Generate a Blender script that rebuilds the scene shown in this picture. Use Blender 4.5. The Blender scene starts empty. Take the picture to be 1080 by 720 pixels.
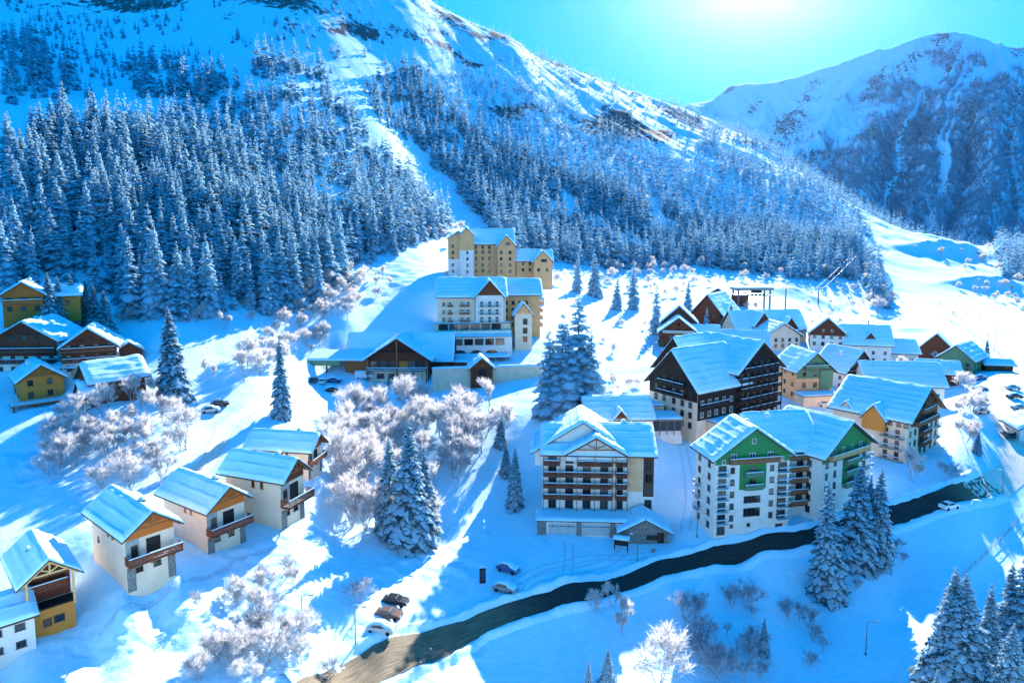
import bpy, bmesh, math, random
import numpy as np
from mathutils import Matrix, Vector, Euler
random.seed(7); rng = np.random.default_rng(7)
SC = bpy.context.scene
COL = SC.collection
R = math.radians

# ------------------------------------------------------------------ camera numbers (drone above the valley, origin at the lens)
PITCH = R(6.0); F = 720.0; CP, SP = math.cos(PITCH), math.sin(PITCH); V0 = 240 + 720*math.tan(PITCH)
def slope(u, v):
    """X/Y and z/Y of the view ray through a spot of the survey"""
    a = (V0-v)/F; c = (u-540)/F
    fy = CP + a*SP
    return c/fy, (-SP + a*CP)/fy
def proj(x, y, z):
    f = y*CP - z*SP; up = y*SP + z*CP
    return 540 + F*x/f, V0 - F*up/f

# ------------------------------------------------------------------ materials
MATS = {}
def new_mat(name):
    m = bpy.data.materials.new(name); m.use_nodes = True
    nt = m.node_tree; b = nt.nodes['Principled BSDF']
    return m, nt, b
def N(nt, t, **kw):
    n = nt.nodes.new(t)
    for k, v in kw.items():
        if k in n.inputs: n.inputs[k].default_value = v
        else: setattr(n, k, v)
    return n
def mat(name, col, col2=None, rough=0.8, scale=3.0, detail=4.0, bump=0.0, stretch=(1,1,1), planks=0.0, spec=0.3, ramp=(0.35,0.65)):
    if name in MATS: return MATS[name]
    m, nt, b = new_mat(name); L = nt.links
    col2 = col2 or tuple(c*0.7 for c in col)
    tc = N(nt, 'ShaderNodeTexCoord'); mp = N(nt, 'ShaderNodeMapping'); mp.inputs['Scale'].default_value = stretch
    L.new(tc.outputs['Object'], mp.inputs['Vector'])
    no = N(nt, 'ShaderNodeTexNoise'); no.inputs['Scale'].default_value = scale; no.inputs['Detail'].default_value = detail
    L.new(mp.outputs['Vector'], no.inputs['Vector'])
    rp = N(nt, 'ShaderNodeValToRGB'); rp.color_ramp.elements[0].position = ramp[0]; rp.color_ramp.elements[1].position = ramp[1]
    rp.color_ramp.elements[0].color = (*col2, 1); rp.color_ramp.elements[1].color = (*col, 1)
    L.new(no.outputs['Fac'], rp.inputs['Fac'])
    out = rp.outputs['Color']
    if planks:
        wv = N(nt, 'ShaderNodeTexWave'); wv.wave_type = 'BANDS'; wv.bands_direction = 'Z'
        wv.inputs['Scale'].default_value = planks; wv.inputs['Distortion'].default_value = 0.3
        L.new(tc.outputs['Object'], wv.inputs['Vector'])
        mx = N(nt, 'ShaderNodeMixRGB'); mx.blend_type = 'MULTIPLY'; mx.inputs['Fac'].default_value = 0.45
        L.new(out, mx.inputs['Color1']); L.new(wv.outputs['Color'], mx.inputs['Color2']); out = mx.outputs['Color']
    L.new(out, b.inputs['Base Color'])
    b.inputs['Roughness'].default_value = rough; b.inputs['Specular IOR Level'].default_value = spec
    if bump:
        bp = N(nt, 'ShaderNodeBump'); bp.inputs['Strength'].default_value = bump; bp.inputs['Distance'].default_value = 0.1
        L.new(no.outputs['Fac'], bp.inputs['Height']); L.new(bp.outputs['Normal'], b.inputs['Normal'])
    MATS[name] = m
    return m

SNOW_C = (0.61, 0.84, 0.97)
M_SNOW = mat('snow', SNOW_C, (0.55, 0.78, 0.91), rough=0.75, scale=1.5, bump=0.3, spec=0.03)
M_CREAM = mat('cream_render', (0.92, 0.66, 0.47), (0.82, 0.58, 0.41), scale=0.5)
M_WHITE = mat('white_render', (0.93, 0.79, 0.68), (0.84, 0.70, 0.6), scale=0.5)
M_TAN = mat('ochre_render', (0.95, 0.45, 0.19), (0.85, 0.38, 0.15), scale=0.5)
M_PALE = mat('pale_yellow_render', (0.90, 0.48, 0.24), (0.8, 0.40, 0.2), scale=0.5)
M_ORANGE = mat('orange_timber', (0.88, 0.23, 0.035), (0.7, 0.16, 0.025), scale=2, stretch=(1,1,6), planks=2.0)
M_YELLOW = mat('honey_timber', (0.95, 0.34, 0.06), (0.78, 0.25, 0.04), scale=2, stretch=(1,1,6), planks=2.0)
M_BROWN = mat('brown_timber', (0.26, 0.07, 0.035), (0.14, 0.04, 0.02), scale=2, stretch=(1,1,6), planks=2.0)
M_RED = mat('red_brown_timber', (0.34, 0.09, 0.035), (0.2, 0.055, 0.02), scale=2, stretch=(1,1,6), planks=2.0)
M_DARK = mat('dark_timber', (0.045, 0.028, 0.022), (0.028, 0.018, 0.016), scale=2, stretch=(1,1,6), planks=2.0)
M_GREEN = mat('green_cladding', (0.07, 0.34, 0.10), (0.05, 0.25, 0.075), scale=2, stretch=(1,1,6), planks=2.0)
M_GREENP = mat('pale_green_cladding', (0.22, 0.36, 0.20), (0.16, 0.28, 0.15), scale=2, stretch=(1,1,6), planks=2.0)
M_STONE = mat('stone_wall', (0.30, 0.28, 0.25), (0.12, 0.11, 0.10), scale=5, detail=6, bump=0.8)
M_FASCIA = mat('fascia_board', (0.10, 0.06, 0.04), (0.07, 0.042, 0.03), scale=3)
M_BEAM = mat('roof_beam', (0.42, 0.15, 0.05), (0.28, 0.1, 0.035), scale=3)
M_BEAMY = mat('pale_beam', (0.85, 0.45, 0.18), (0.7, 0.36, 0.14), scale=3)
M_BARK = mat('bark', (0.10, 0.075, 0.06), (0.05, 0.038, 0.03), scale=6, bump=0.5)
M_NEEDLE = mat('needles', (0.06, 0.125, 0.145), (0.025, 0.065, 0.08), scale=1.5)
M_NEEDLEF = mat('frosted_needles', (0.44, 0.63, 0.71), (0.17, 0.31, 0.37), scale=1.2)
M_FROST = mat('frosted_twigs', (0.82, 0.81, 0.82), (0.60, 0.56, 0.55), scale=0.9, rough=0.7)
M_METAL = mat('grey_metal', (0.20, 0.21, 0.22), (0.13, 0.135, 0.14), rough=0.45, scale=4, spec=0.5)
M_CONC = mat('concrete', (0.42, 0.40, 0.37), (0.3, 0.29, 0.27), scale=1.5)
M_PVC = mat('white_window_frame', (0.75, 0.73, 0.68), (0.68, 0.66, 0.6), rough=0.4)
M_DFRAME = mat('brown_window_frame', (0.13, 0.07, 0.04), (0.09, 0.05, 0.03), rough=0.5)
M_RUBBER = mat('tyre_rubber', (0.02, 0.02, 0.022), (0.012, 0.012, 0.013), rough=0.9)
M_GDOOR = mat('garage_door_paint', (0.66, 0.66, 0.62), (0.56, 0.56, 0.53), scale=1.0, planks=1.2)
M_PINK = mat('pink_fabric', (0.75, 0.06, 0.22), (0.6, 0.04, 0.16), rough=0.6)
def glass_mat():
    m, nt, b = new_mat('window_glass')
    tc = N(nt, 'ShaderNodeObjectInfo'); rp = N(nt, 'ShaderNodeValToRGB')
    e = rp.color_ramp.elements; e[0].color = (0.012, 0.014, 0.018, 1); e[1].color = (0.16, 0.15, 0.13, 1); e[0].position = 0.4; e[1].position = 1.0
    nt.links.new(tc.outputs['Random'], rp.inputs['Fac']); nt.links.new(rp.outputs['Color'], b.inputs['Base Color'])
    b.inputs['Roughness'].default_value = 0.08; b.inputs['Specular IOR Level'].default_value = 0.6
    return m
M_GLASS = glass_mat()
def thin(name, src, fac):
    """thin frosted matter: part of the light passes through"""
    m=src.copy(); m.name=name; nt=m.node_tree; b=nt.nodes['Principled BSDF']; out=nt.nodes['Material Output']
    tr=nt.nodes.new('ShaderNodeBsdfTranslucent'); mx=nt.nodes.new('ShaderNodeMixShader'); mx.inputs[0].default_value=fac
    cl=b.inputs['Base Color'].links[0].from_socket; nt.links.new(cl,tr.inputs['Color'])
    nt.links.new(b.outputs[0],mx.inputs[1]); nt.links.new(tr.outputs[0],mx.inputs[2]); nt.links.new(mx.outputs[0],out.inputs['Surface']); return m
M_FROST = thin('frosted_twigs_thin', M_FROST, 0.5)
M_BOUGH = thin('bough_snow', M_SNOW, 0.5)
M_NEEDLEF = thin('frosted_needles_thin', M_NEEDLEF, 0.45)
def paint(name, col):
    if name in MATS: return MATS[name]
    m, nt, b = new_mat(name); b.inputs['Base Color'].default_value = (*col, 1)
    b.inputs['Roughness'].default_value = 0.3; b.inputs['Coat Weight'].default_value = 0.4
    MATS[name] = m; return m

# ------------------------------------------------------------------ objects
def tag(o, label=None, cat=None, group=None, kind=None):
    if label: o['label'] = label
    if cat: o['category'] = cat
    if group: o['group'] = group
    if kind: o['kind'] = kind
    return o
def empty(name, loc=(0,0,0), rz=0.0):
    o = bpy.data.objects.new(name, None); COL.objects.link(o)
    o.location = loc; o.rotation_euler = (0,0,rz); o.empty_display_size = 0.5
    return o
def link(name, me, parent=None, M=None):
    o = bpy.data.objects.new(name, me); COL.objects.link(o)
    if parent is not None: o.parent = parent
    if M is not None: o.matrix_local = M
    return o
class MB:
    """collects verts / faces / material slots of ONE mesh"""
    def __init__(s): s.v=[]; s.f=[]; s.m=[]
    def add(s, vs, fs, mi=0):
        b=len(s.v); s.v += [tuple(p) for p in vs]; s.f += [tuple(b+i for i in f) for f in fs]; s.m += [mi]*len(fs)
    def box(s, x0,x1,y0,y1,z0,z1, mi=0, M=None):
        vs=[(x0,y0,z0),(x1,y0,z0),(x1,y1,z0),(x0,y1,z0),(x0,y0,z1),(x1,y0,z1),(x1,y1,z1),(x0,y1,z1)]
        if M is not None: vs=[tuple(M@Vector(p)) for p in vs]
        s.add(vs, [(0,3,2,1),(4,5,6,7),(0,1,5,4),(1,2,6,5),(2,3,7,6),(3,0,4,7)], mi)
    def bar(s, p, q, w, h=None, mi=0):
        p=Vector(p); q=Vector(q); h=h or w; d=(q-p); n=d.normalized()
        up=Vector((0,0,1)) if abs(n.z)<0.95 else Vector((0,1,0))
        a=n.cross(up).normalized()*w/2; c=a.normalized().cross(n).normalized()*h/2
        vs=[p-a-c,p+a-c,p+a+c,p-a+c,q-a-c,q+a-c,q+a+c,q-a+c]
        s.add(vs, [(0,1,2,3),(7,6,5,4),(0,4,5,1),(1,5,6,2),(2,6,7,3),(3,7,4,0)], mi)
    def tube(s, pts, rad, n=6, mi=0, cap=True):
        b=len(s.v); pts=[Vector(p) for p in pts]
        for i,p in enumerate(pts):
            d=(pts[min(i+1,len(pts)-1)]-pts[max(i-1,0)]).normalized()
            up=Vector((0,0,1)) if abs(d.z)<0.9 else Vector((1,0,0))
            a=d.cross(up).normalized(); c=a.cross(d)
            r=rad[i] if hasattr(rad,'__len__') else rad
            for k in range(n):
                t=2*math.pi*k/n; s.v.append(tuple(p+a*math.cos(t)*r+c*math.sin(t)*r))
        for i in range(len(pts)-1):
            for k in range(n):
                s.f.append((b+i*n+k, b+i*n+(k+1)%n, b+(i+1)*n+(k+1)%n, b+(i+1)*n+k)); s.m.append(mi)
        if cap:
            s.f.append(tuple(b+k for k in range(n))[::-1]); s.m.append(mi)
            e=b+(len(pts)-1)*n; s.f.append(tuple(e+k for k in range(n))); s.m.append(mi)
    def mesh(s, name, mats, smooth=False):
        me=bpy.data.meshes.new(name); me.from_pydata(s.v,[],s.f)
        for m in (mats if isinstance(mats,(list,tuple)) else [mats]): me.materials.append(m)
        if any(s.m): me.polygons.foreach_set('material_index', np.array(s.m,dtype=np.int32))
        if smooth: me.polygons.foreach_set('use_smooth', np.ones(len(s.f),dtype=bool))
        me.update(); return me
    def build(s, name, mats, parent=None, M=None, smooth=False):
        return link(name, s.mesh(name, mats, smooth), parent, M)
# ------------------------------------------------------------------ terrain: surveyed spots (picture u, v, metres ahead) -> smooth height field
SPOTS = [
 (-150,720,76),(0,720,79),(100,700,83),(200,720,80),(300,720,82),(370,720,89),(440,690,97),(520,662,105),(520,720,93),(600,720,95),(700,720,97),(800,720,98),(900,720,95),(1000,720,92),(1100,720,90),(1250,700,92),
 (300,600,105),(250,640,97),(330,650,97),(160,660,90),(400,650,101),(700,660,113),(850,650,117),(950,620,124),(1060,600,130),(1080,560,142),(600,660,110),(780,620,122),
 (600,628,113.5),(700,601,121.5),(800,578,126),(850,567,129.5),(950,540,140),(1030,518,150),
 (560,608,118.5),(500,600,121.5),(470,560,136),(440,590,121),(530,540,147),(630,563,136),(560,560,137),(700,566,136),(720,520,150),(715,480,168),(700,460,176),
 (550,440,175),(540,400,208),(590,425,184),(330,420,192),(420,402,215),(340,400,213),(420,430,190),(480,470,165),(400,520,146),(350,560,129),(440,500,155),(420,575,125),(250,440,160),(225,432,164),(200,480,141),(100,520,125),
 (0,540,116),(-100,540,112),(0,480,135),(60,443,150),(0,420,160),(40,421,158),(0,395,170),(100,392,170),(150,420,160),(182,415,165),(270,390,186),(255,380,190),(-120,400,165),
 (0,335,190),(60,335,192),(120,310,212),(180,360,187),(200,320,214),(200,280,235),(100,280,222),(0,280,212),(0,200,262),(100,200,280),(200,200,300),(300,260,278),(300,300,246),(300,340,222),(370,332,240),(400,300,280),(440,335,250),(455,300,275),(380,262,320),(450,256,350),(420,240,350),
 (-150,280,205),(-150,150,300),(-200,0,520),
 (0,160,312),(0,106,352),(60,112,362),(100,112,376),(150,122,380),(0,40,430),(60,50,450),(300,100,430),(250,85,450),(300,200,345),(400,200,420),(400,130,480),(400,90,560),(450,180,520),(480,230,470),(500,250,420),(540,280,372),(510,290,312),(560,300,330),
 (600,270,470),(600,200,600),(600,120,800),(500,100,700),(500,50,762),(540,43,865),(480,18,805),(430,-2,700),(400,30,640),(300,0,595),(300,50,512),(150,0,625),(0,0,600),(0,60,480),(100,60,520),(200,70,480),(0,-150,900),(300,-120,720),(-200,-150,900),(400,-30,740),
 (610,75,1000),(660,97,1080),(700,113,1150),(430,60,1150),(540,100,1250),(610,125,1350),(660,150,1400),(700,160,1450),
 (730,122,1150),(760,137,1100),(800,152,1000),(850,182,900),(900,217,800),(920,233,760),(800,200,1300),(900,250,1100),(960,265,1000),(1000,275,950),
 (700,270,520),(650,282,480),(800,288,480),(850,296,460),(880,290,500),(760,250,600),(800,220,680),(700,200,680),(700,150,850),(750,180,780),
 (950,330,410),(900,335,390),(1000,352,340),(1080,372,290),(1050,392,240),(1080,330,420),(950,280,560),(930,242,700),(985,250,720),(1000,272,600),(1080,300,520),(1040,285,570),(1200,300,500),(1200,360,330),(1100,270,700),(1250,270,900),
 (720,366,258),(650,350,288),(620,332,320),(680,330,335),(780,322,325),(740,350,270),(830,330,330),(850,422,195),(880,422,200),(800,450,184),(760,456,178),(950,402,228),(920,500,152),(955,489,158),(1000,472,166),(1020,445,180),(1060,470,172),(1062,440,186),(1050,420,202),(1010,502,152),(870,525,146),(756,565,131),(836,561,134),(915,512,148),
 (850,330,1650),(1000,350,1650),(1180,350,1650),(700,320,1700),(560,220,1700),(930,300,1300),(1080,320,1300),(1250,330,1300),(1150,450,180),(1200,560,140),(1000,440,182),(900,390,240),(620,400,210),(660,455,178),(1060,505,159),
]
EXTRA = []           # filled by the buildings: (x, y, z) of their footing
KS = 2.2
class Terrain:
    def fit(s, pts):
        P = np.array(pts, float)                    # x, y, z
        s.c = np.stack([P[:,0]/P[:,1]*KS, np.log(P[:,1])], 1); g = P[:,2]/P[:,1]
        n = len(P); K = s.k(s.c, s.c) + np.eye(n)*s.lam
        A = np.zeros((n+3, n+3)); A[:n,:n] = K; A[:n,n:] = np.c_[np.ones(n), s.c]; A[n:,:n] = A[:n,n:].T
        sol = np.linalg.solve(A, np.r_[g, 0, 0, 0]); s.w, s.p = sol[:n], sol[n:]
    lam = 0.002
    def k(s, a, b):
        d = np.sqrt(((a[:,None,:]-b[None,:,:])**2).sum(2)); return -d
    def __call__(s, x, y):
        x = np.atleast_1d(np.asarray(x, float)); y = np.atleast_1d(np.asarray(y, float))
        q = np.stack([x/y*KS, np.log(y)], 1); out = np.empty(len(q))
        for i in range(0, len(q), 20000):
            b = q[i:i+20000]
            # a small rounding of the kernel keeps the sheet free of kinks at the surveyed spots
            d = np.sqrt(((b[:,None,:]-s.c[None,:,:])**2).sum(2) + 0.0016)
            out[i:i+20000] = -d@s.w + s.p[0] + b@s.p[1:]
        return out*y
T = Terrain()
def spot(u, v, Y):
    a, g = slope(u, v); return np.array([a*Y, Y, g*Y])
def ground(u, v, y0=60.0, y1=1400.0):
    """first ground point met by the view ray through (u, v)"""
    a, g = slope(u, v)
    ys = np.exp(np.linspace(math.log(y0), math.log(y1), 500))
    d = g*ys - T(a*ys, ys)
    i = np.argmax(d < 0) if (d < 0).any() else len(ys)-1
    if i > 0:
        t = d[i-1]/(d[i-1]-d[i]); y = ys[i-1]+(ys[i]-ys[i-1])*t
    else: y = ys[0]
    return np.array([a*y, y, float(T(a*y, y)[0])])
def gz(x, y): return float(T(x, y)[0])
def _hash(i, j, seed):
    h = (i.astype(np.int64)*374761393 + j.astype(np.int64)*668265263 + seed*1442695041) & 0xFFFFFFFF
    h = ((h ^ (h >> 13))*1274126177) & 0xFFFFFFFF
    return ((h ^ (h >> 16)) & 0xFFFF)/65535.0
def vnoise(x, y, seed=0):
    xi = np.floor(x); yi = np.floor(y); fx = x-xi; fy = y-yi
    fx = fx*fx*(3-2*fx); fy = fy*fy*(3-2*fy); xi = xi.astype(np.int64); yi = yi.astype(np.int64)
    a=_hash(xi,yi,seed); b=_hash(xi+1,yi,seed); c=_hash(xi,yi+1,seed); d=_hash(xi+1,yi+1,seed)
    return (a*(1-fx)+b*fx)*(1-fy)+(c*(1-fx)+d*fx)*fy
def fbm(x, y, oct=4, seed=0, gain=0.5):
    v=0; a=1; t=0
    for o in range(oct):
        v = v + a*vnoise(x*2**o+17.3*o, y*2**o-9.1*o, seed+o); t+=a; a*=gain
    return v/t*2-1
def sstep(a, b, x):
    t = np.clip((x-a)/(b-a), 0, 1); return t*t*(3-2*t)
def rough_mask(u, v, y):
    """broken banks and brush slopes, in survey coordinates"""
    m = np.zeros_like(u)
    def blob(cu, cv, ru, rv, k=1.0):
        d = ((u-cu)/ru)**2+((v-cv)/rv)**2
        return k*np.exp(-d*1.3)
    for b in ((150,660,110,45),(280,620,110,70),(330,690,120,50),(450,590,60,40),(130,430,70,35),(50,490,90,30),(400,290,80,45),(460,700,70,40),(640,425,60,25),(480,600,40,20)):
        m = np.maximum(m, blob(*b))
    return m
_T0 = Terrain.__call__
def _T1(s, x, y):
    x = np.atleast_1d(np.asarray(x, float)); y = np.atleast_1d(np.asarray(y, float))
    z = _T0(s, x, y); u, v = proj(x, y, z)
    far = sstep(330, 900, y)
    z = z + far*(fbm(x/70, y/70, 5, 3)*9 + (0.5-np.abs(fbm(x/38+y/90, y/60, 4, 21)))*6 + (0.5-np.abs(fbm(x/17+y/60, y/26, 4, 23)))*3.2)
    m = rough_mask(u, v, y)
    z = z + (1-far)*(fbm(x/9, y/9, 4, 5)*0.32 + m*fbm(x/3.2, y/3.2, 4, 8, 0.6)*0.9)
    return z
MOUNDS=[(1003,258,625,42,14,10),(1035,303,500,32,13,8),(925,300,500,10,24,6),(835,312,400,20,10,5),(960,345,350,14,6,1.5)]
_MW=[(slope(u,v)[0]*Y,Y,rx,ry,h) for u,v,Y,rx,ry,h in MOUNDS]
def _T2(s, x, y):
    z=_T1(s,x,y); x=np.atleast_1d(np.asarray(x,float)); y=np.atleast_1d(np.asarray(y,float))
    for a,b,rx,ry,h in _MW: z=z+h*(1+.5*fbm(x/14,y/9,3,int(b)))*np.exp(-((x-a-.5*(y-b))/rx)**2-((y-b)/ry)**2)
    return z
Terrain.__call__ = _T2
# ------------------------------------------------------------------ building kit
FACES = {'front': lambda W,L: ((0,-L/2,0),(1,0,0),(0,-1,0)), 'back': lambda W,L: ((0,L/2,0),(-1,0,0),(0,1,0)),
         'right': lambda W,L: ((W/2,0,0),(0,1,0),(1,0,0)), 'left': lambda W,L: ((-W/2,0,0),(0,-1,0),(-1,0,0))}
WCACHE = {}
def window_mesh(w, h, fm, kind):
    k = (round(w,2), round(h,2), fm.name, kind)
    if k not in WCACHE:
        b = MB(); t = 0.09
        # x along the wall, y outwards, z up; the frame stands 6 cm proud of the wall
        b.box(-w/2,w/2,-0.02,0.07,0,t); b.box(-w/2,w/2,-0.02,0.07,h-t,h)
        b.box(-w/2,-w/2+t,-0.02,0.07,t,h-t); b.box(w/2-t,w/2,-0.02,0.07,t,h-t)
        if w > 0.9:
            nb = max(1, int(round(w/0.9))-1) if kind != 'wide' else max(1, int(w/1.0))
            for i in range(nb):
                x = -w/2+(i+1)*w/(nb+1); b.box(x-0.035,x+0.035,-0.02,0.066,t,h-t)
        b.box(-w/2-0.08,w/2+0.08,-0.02,0.13,-0.06,0)
        p = MB(); p.box(-w/2+t,w/2-t,-0.02,0.025,t,h-t)
        WCACHE[k] = (b.mesh('window', fm), p.mesh('pane', M_GLASS))
    return WCACHE[k]
class Vol:
    """one gabled block of a building: gables on local -y / +y, ridge along y"""
    def __init__(s, root, W, L, He, Hr, at=(0,0), rz=0.0, z0=0.0, wall=None, roof=True, ov=0.9, og=1.1, snow=0.42, foot=3.0, gable=None, name='wall', roofm=None, tidy=0.0, hipb=0.0):
        s.root=root; s.W,s.L,s.He,s.Hr=W,L,He,Hr; s.og,s.ov=og,ov
        s.M = Matrix.Translation((at[0],at[1],z0)) @ Matrix.Rotation(R(rz),4,'Z')
        w2,l2=W/2,L/2
        b=MB()
        vs=[]
        for y in (-l2,l2): vs += [(-w2,y,-foot),(w2,y,-foot),(w2,y,He),(0,y,Hr-0.02),(-w2,y,He)]
        b.add(vs, [(0,1,2,3,4),(9,8,7,6,5),(1,6,7,2),(2,7,8,3),(3,8,9,4),(4,9,5,0),(0,5,6,1)])
        s.wall = b.build(name, wall or M_CREAM, root, s.M)
        s.sl=(Hr-He)/w2; s.snow=None; s.roofo=None
        if roof: s._roof(snow, roofm or M_FASCIA, tidy)
    def _roof(s, snow, rm, tidy):
        snow*=1.3
        w=s.W/2+s.ov; l=s.L/2+s.og; sl=s.sl; t=0.24
        ez=s.Hr-sl*w; b=MB()
        for sg in (-1,1):
            vs=[]
            for y in (-l,l): vs += [(0,y,s.Hr),(sg*w,y,ez),(sg*w,y,ez+t),(0,y,s.Hr+t)]
            fs=[(0,1,2,3),(7,6,5,4),(0,4,5,1),(1,5,6,2),(2,6,7,3)]
            b.add(vs, fs if sg>0 else [f[::-1] for f in fs])
        s.roofo = b.build('roof', rm, s.root, s.M)
        # snow pack: one quilted sheet over both slopes, thinner at verges and eaves, small steps at the snow guards
        nu=max(10,int(l*2/0.8)); nv=max(12,int(w/0.2)); W2=w*math.hypot(1,sl)
        u=np.linspace(-1,1,nu+1); v=np.linspace(-1,1,2*nv+1); U,V=np.meshgrid(u,v,indexing='ij')
        seed=random.randint(0,9999)
        du=(1-np.abs(U))*l; dv=(1-np.abs(V))*W2
        edge=np.minimum(np.sqrt(np.clip(du/0.35,0,1)),1)*np.minimum(np.sqrt(np.clip(dv/0.35,0,1)),1)
        th=snow*(0.25+0.75*edge)*(0.92+0.42*fbm(U*l/2.5+seed,V*W2/2.5,4,seed))
        rowd=np.abs(V)*W2; ph=(rowd/1.9)%1.0
        th=th+(0.15+0.10*fbm(U*l/3+seed,V*9,2,seed+4))*(np.exp(-((ph-0.5)/0.10)**2))*edge
        # a slab of snow that slid off here and there
        X=V*w; Y=U*l; Z=s.Hr+t-np.abs(X)*sl+th
        rid=np.exp(-(X/0.5)**2)*0.10; Z=Z-rid
        Y=Y*(1+0.004*fbm(V*7+seed,U*0+3,2,seed)); X=X*(1+0.025*fbm(U*l/1.8+seed,V*0+1,3,seed+1))
        vs=np.stack([X,Y,Z],2).reshape(-1,3); n1=2*nv+1
        fs=[]
        for i in range(nu):
            for j in range(2*nv):
                a=i*n1+j; fs.append((a,a+n1,a+n1+1,a+1))
        # skirt
        per=[(i,0) for i in range(nu+1)]+[(nu,j) for j in range(1,n1)]+[(i,n1-1) for i in range(nu-1,-1,-1)]+[(0,j) for j in range(n1-2,0,-1)]
        base=len(vs); low=[]
        for i,j in per:
            x,y=V[i,j]*w*0.995,U[i,j]*l*0.995; low.append((x,y,s.Hr+t-abs(x)*sl+0.004))
        for k in range(len(per)):
            k2=(k+1)%len(per); a=per[k][0]*n1+per[k][1]; c=per[k2][0]*n1+per[k2][1]
            fs.append((a,base+k,base+k2,c))
        me=bpy.data.meshes.new('snow_layer'); me.from_pydata(list(map(tuple,vs))+low,[],fs); me.materials.append(M_SNOW)
        me.polygons.foreach_set('use_smooth', np.ones(len(fs),dtype=bool)); me.update()
        s.snow = link('snow_layer', me, s.roofo)
    def F(s, face, a=0.0, h=0.0, out=0.0):
        """matrix of a spot on a face: x along the wall (rightwards seen from outside), y outwards, z up"""
        o,ux,n = FACES[face](s.W,s.L); o=Vector(o); ux=Vector(ux); n=Vector(n)
        p=o+ux*a+n*out+Vector((0,0,h))
        m=Matrix(((ux.x,n.x,0,p.x),(ux.y,n.y,0,p.y),(ux.z,n.z,1,p.z),(0,0,0,1)))
        return s.M@m
    def win(s, face, a, h, w=1.1, hh=1.3, fm=None, kind='', out=0.0, parent=None):
        fr,pa = window_mesh(w,hh,fm or M_PVC,kind)
        o=link('window',fr,s.root,s.F(face,a,h,out)); link('pane',pa,o); return o
    def door(s, face, a, h=0.0, w=1.1, hh=2.1, m=None):
        b=MB(); b.box(-w/2,w/2,-0.03,0.05,0,hh); b.box(-w/2-0.1,-w/2,-0.03,0.09,0,hh+0.1); b.box(w/2,w/2+0.1,-0.03,0.09,0,hh+0.1); b.box(-w/2,w/2,-0.03,0.09,hh,hh+0.1)
        o=b.build('door', m or M_BROWN, s.root, s.F(face,a,h)); k=MB(); k.box(w/2-0.2,w/2-0.1,0.05,0.12,1.0,1.12); k.build('handle', M_METAL, o); return o
    def clad(s, face, poly, m, th=0.08, name='cladding'):
        b=MB(); n=len(poly)
        vs=[(x,0.004,z) for x,z in poly]+[(x,th,z) for x,z in poly]
        b.add(vs,[tuple(range(n))[::-1],tuple(range(n,2*n))]+[(i,(i+1)%n,n+(i+1)%n,n+i) for i in range(n)])
        return b.build(name, m, s.root, s.F(face))
    def gableclad(s, face, m, h0, th=0.08, inset=0.0):
        w=s.W/2-inset
        if h0 <= s.He: p=[(-w,h0),(w,h0),(w,s.He-0.02+inset*s.sl),(0,s.Hr-0.05),(-w,s.He-0.02+inset*s.sl)]
        else:
            x=(s.Hr-h0)/s.sl-0.02; p=[(-x,h0),(x,h0),(0,s.Hr-0.05)]
        return s.clad(face,p,m,th)
    def balcony(s, face, a0, a1, h, d=1.3, rail=None, slab=None, solid=True, cap=True, rh=1.0, out=0.0):
        b=MB(); b.box(a0,a1,0.0,d,-0.16,0.0); o=b.build('balcony', slab or M_CONC, s.root, s.F(face,0,h,out))
        r=MB()
        if solid:
            n=4
            for i in range(n):
                z=0.06+i*rh/n; r.box(a0,a1,d-0.06,d,z,z+rh/n*0.74)
            for x in (a0,a1-0.05):
                for i in range(n):
                    z=0.06+i*rh/n; r.box(x,x+0.05,0.02,d-0.061,z,z+rh/n*0.74)
            k=int((a1-a0)/2)+1
            for i in range(k+1):
                x=a0+0.03+(a1-a0-0.06)*i/k; r.box(x-0.04,x+0.04,d-0.12,d-0.061,0,rh)
        else:
            r.box(a0,a1,d-0.05,d,rh-0.06,rh); r.box(a0,a1,d-0.05,d,0.08,0.13)
            k=int((a1-a0)/0.28)+1
            for i in range(k+1):
                x=a0+0.02+(a1-a0-0.04)*i/k; r.box(x-0.018,x+0.018,d-0.045,d-0.01,0.13,rh-0.06)
            for x in (a0,a1-0.05): r.box(x,x+0.05,0.02,d-0.051,rh-0.06,rh)
        ro=r.build('railing', rail or M_BROWN, o)
        if cap:
            c=MB(); c.box(a0-0.02,a1+0.02,d-0.10,d+0.05,rh+0.002,rh+0.12); c.box(a0+0.1,a1-0.1,0.3,d-0.13,0.003,0.10); c.build('snow_cap', M_SNOW, o)
        return o
    def post(s, face, a, h0, h1, out=1.2, w=0.18, m=None):
        b=MB(); b.box(-w/2,w/2,-w/2,w/2,0,h1-h0); return b.build('post', m or M_BEAM, s.root, s.F(face,a,h0,out))
    def truss(s, face='front', m=None, out=None, drop=None, w=0.2, half=None):
        """king post, tie beam and struts under the gable overhang"""
        out = s.og-0.35 if out is None else out; hw=half or s.W/2+s.ov*0.6; hr=s.Hr-0.1
        zt=s.Hr-s.sl*hw*0.62; xt=hw*0.62
        b=MB(); f=lambda x,z:(x,0,z)
        b.bar(f(-hw,s.Hr-s.sl*hw-0.12),f(0,hr),w,w); b.bar(f(hw,s.Hr-s.sl*hw-0.12),f(0,hr),w,w)
        b.bar(f(-xt,zt-0.1),f(xt,zt-0.1),w,w); b.bar(f(0,zt-0.1),f(0,hr-0.1),w*0.9,w*0.9)
        b.bar(f(0,zt+0.1),f(xt*0.5,s.Hr-s.sl*xt*0.5-0.15),w*0.8,w*0.8); b.bar(f(0,zt+0.1),f(-xt*0.5,s.Hr-s.sl*xt*0.5-0.15),w*0.8,w*0.8)
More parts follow.
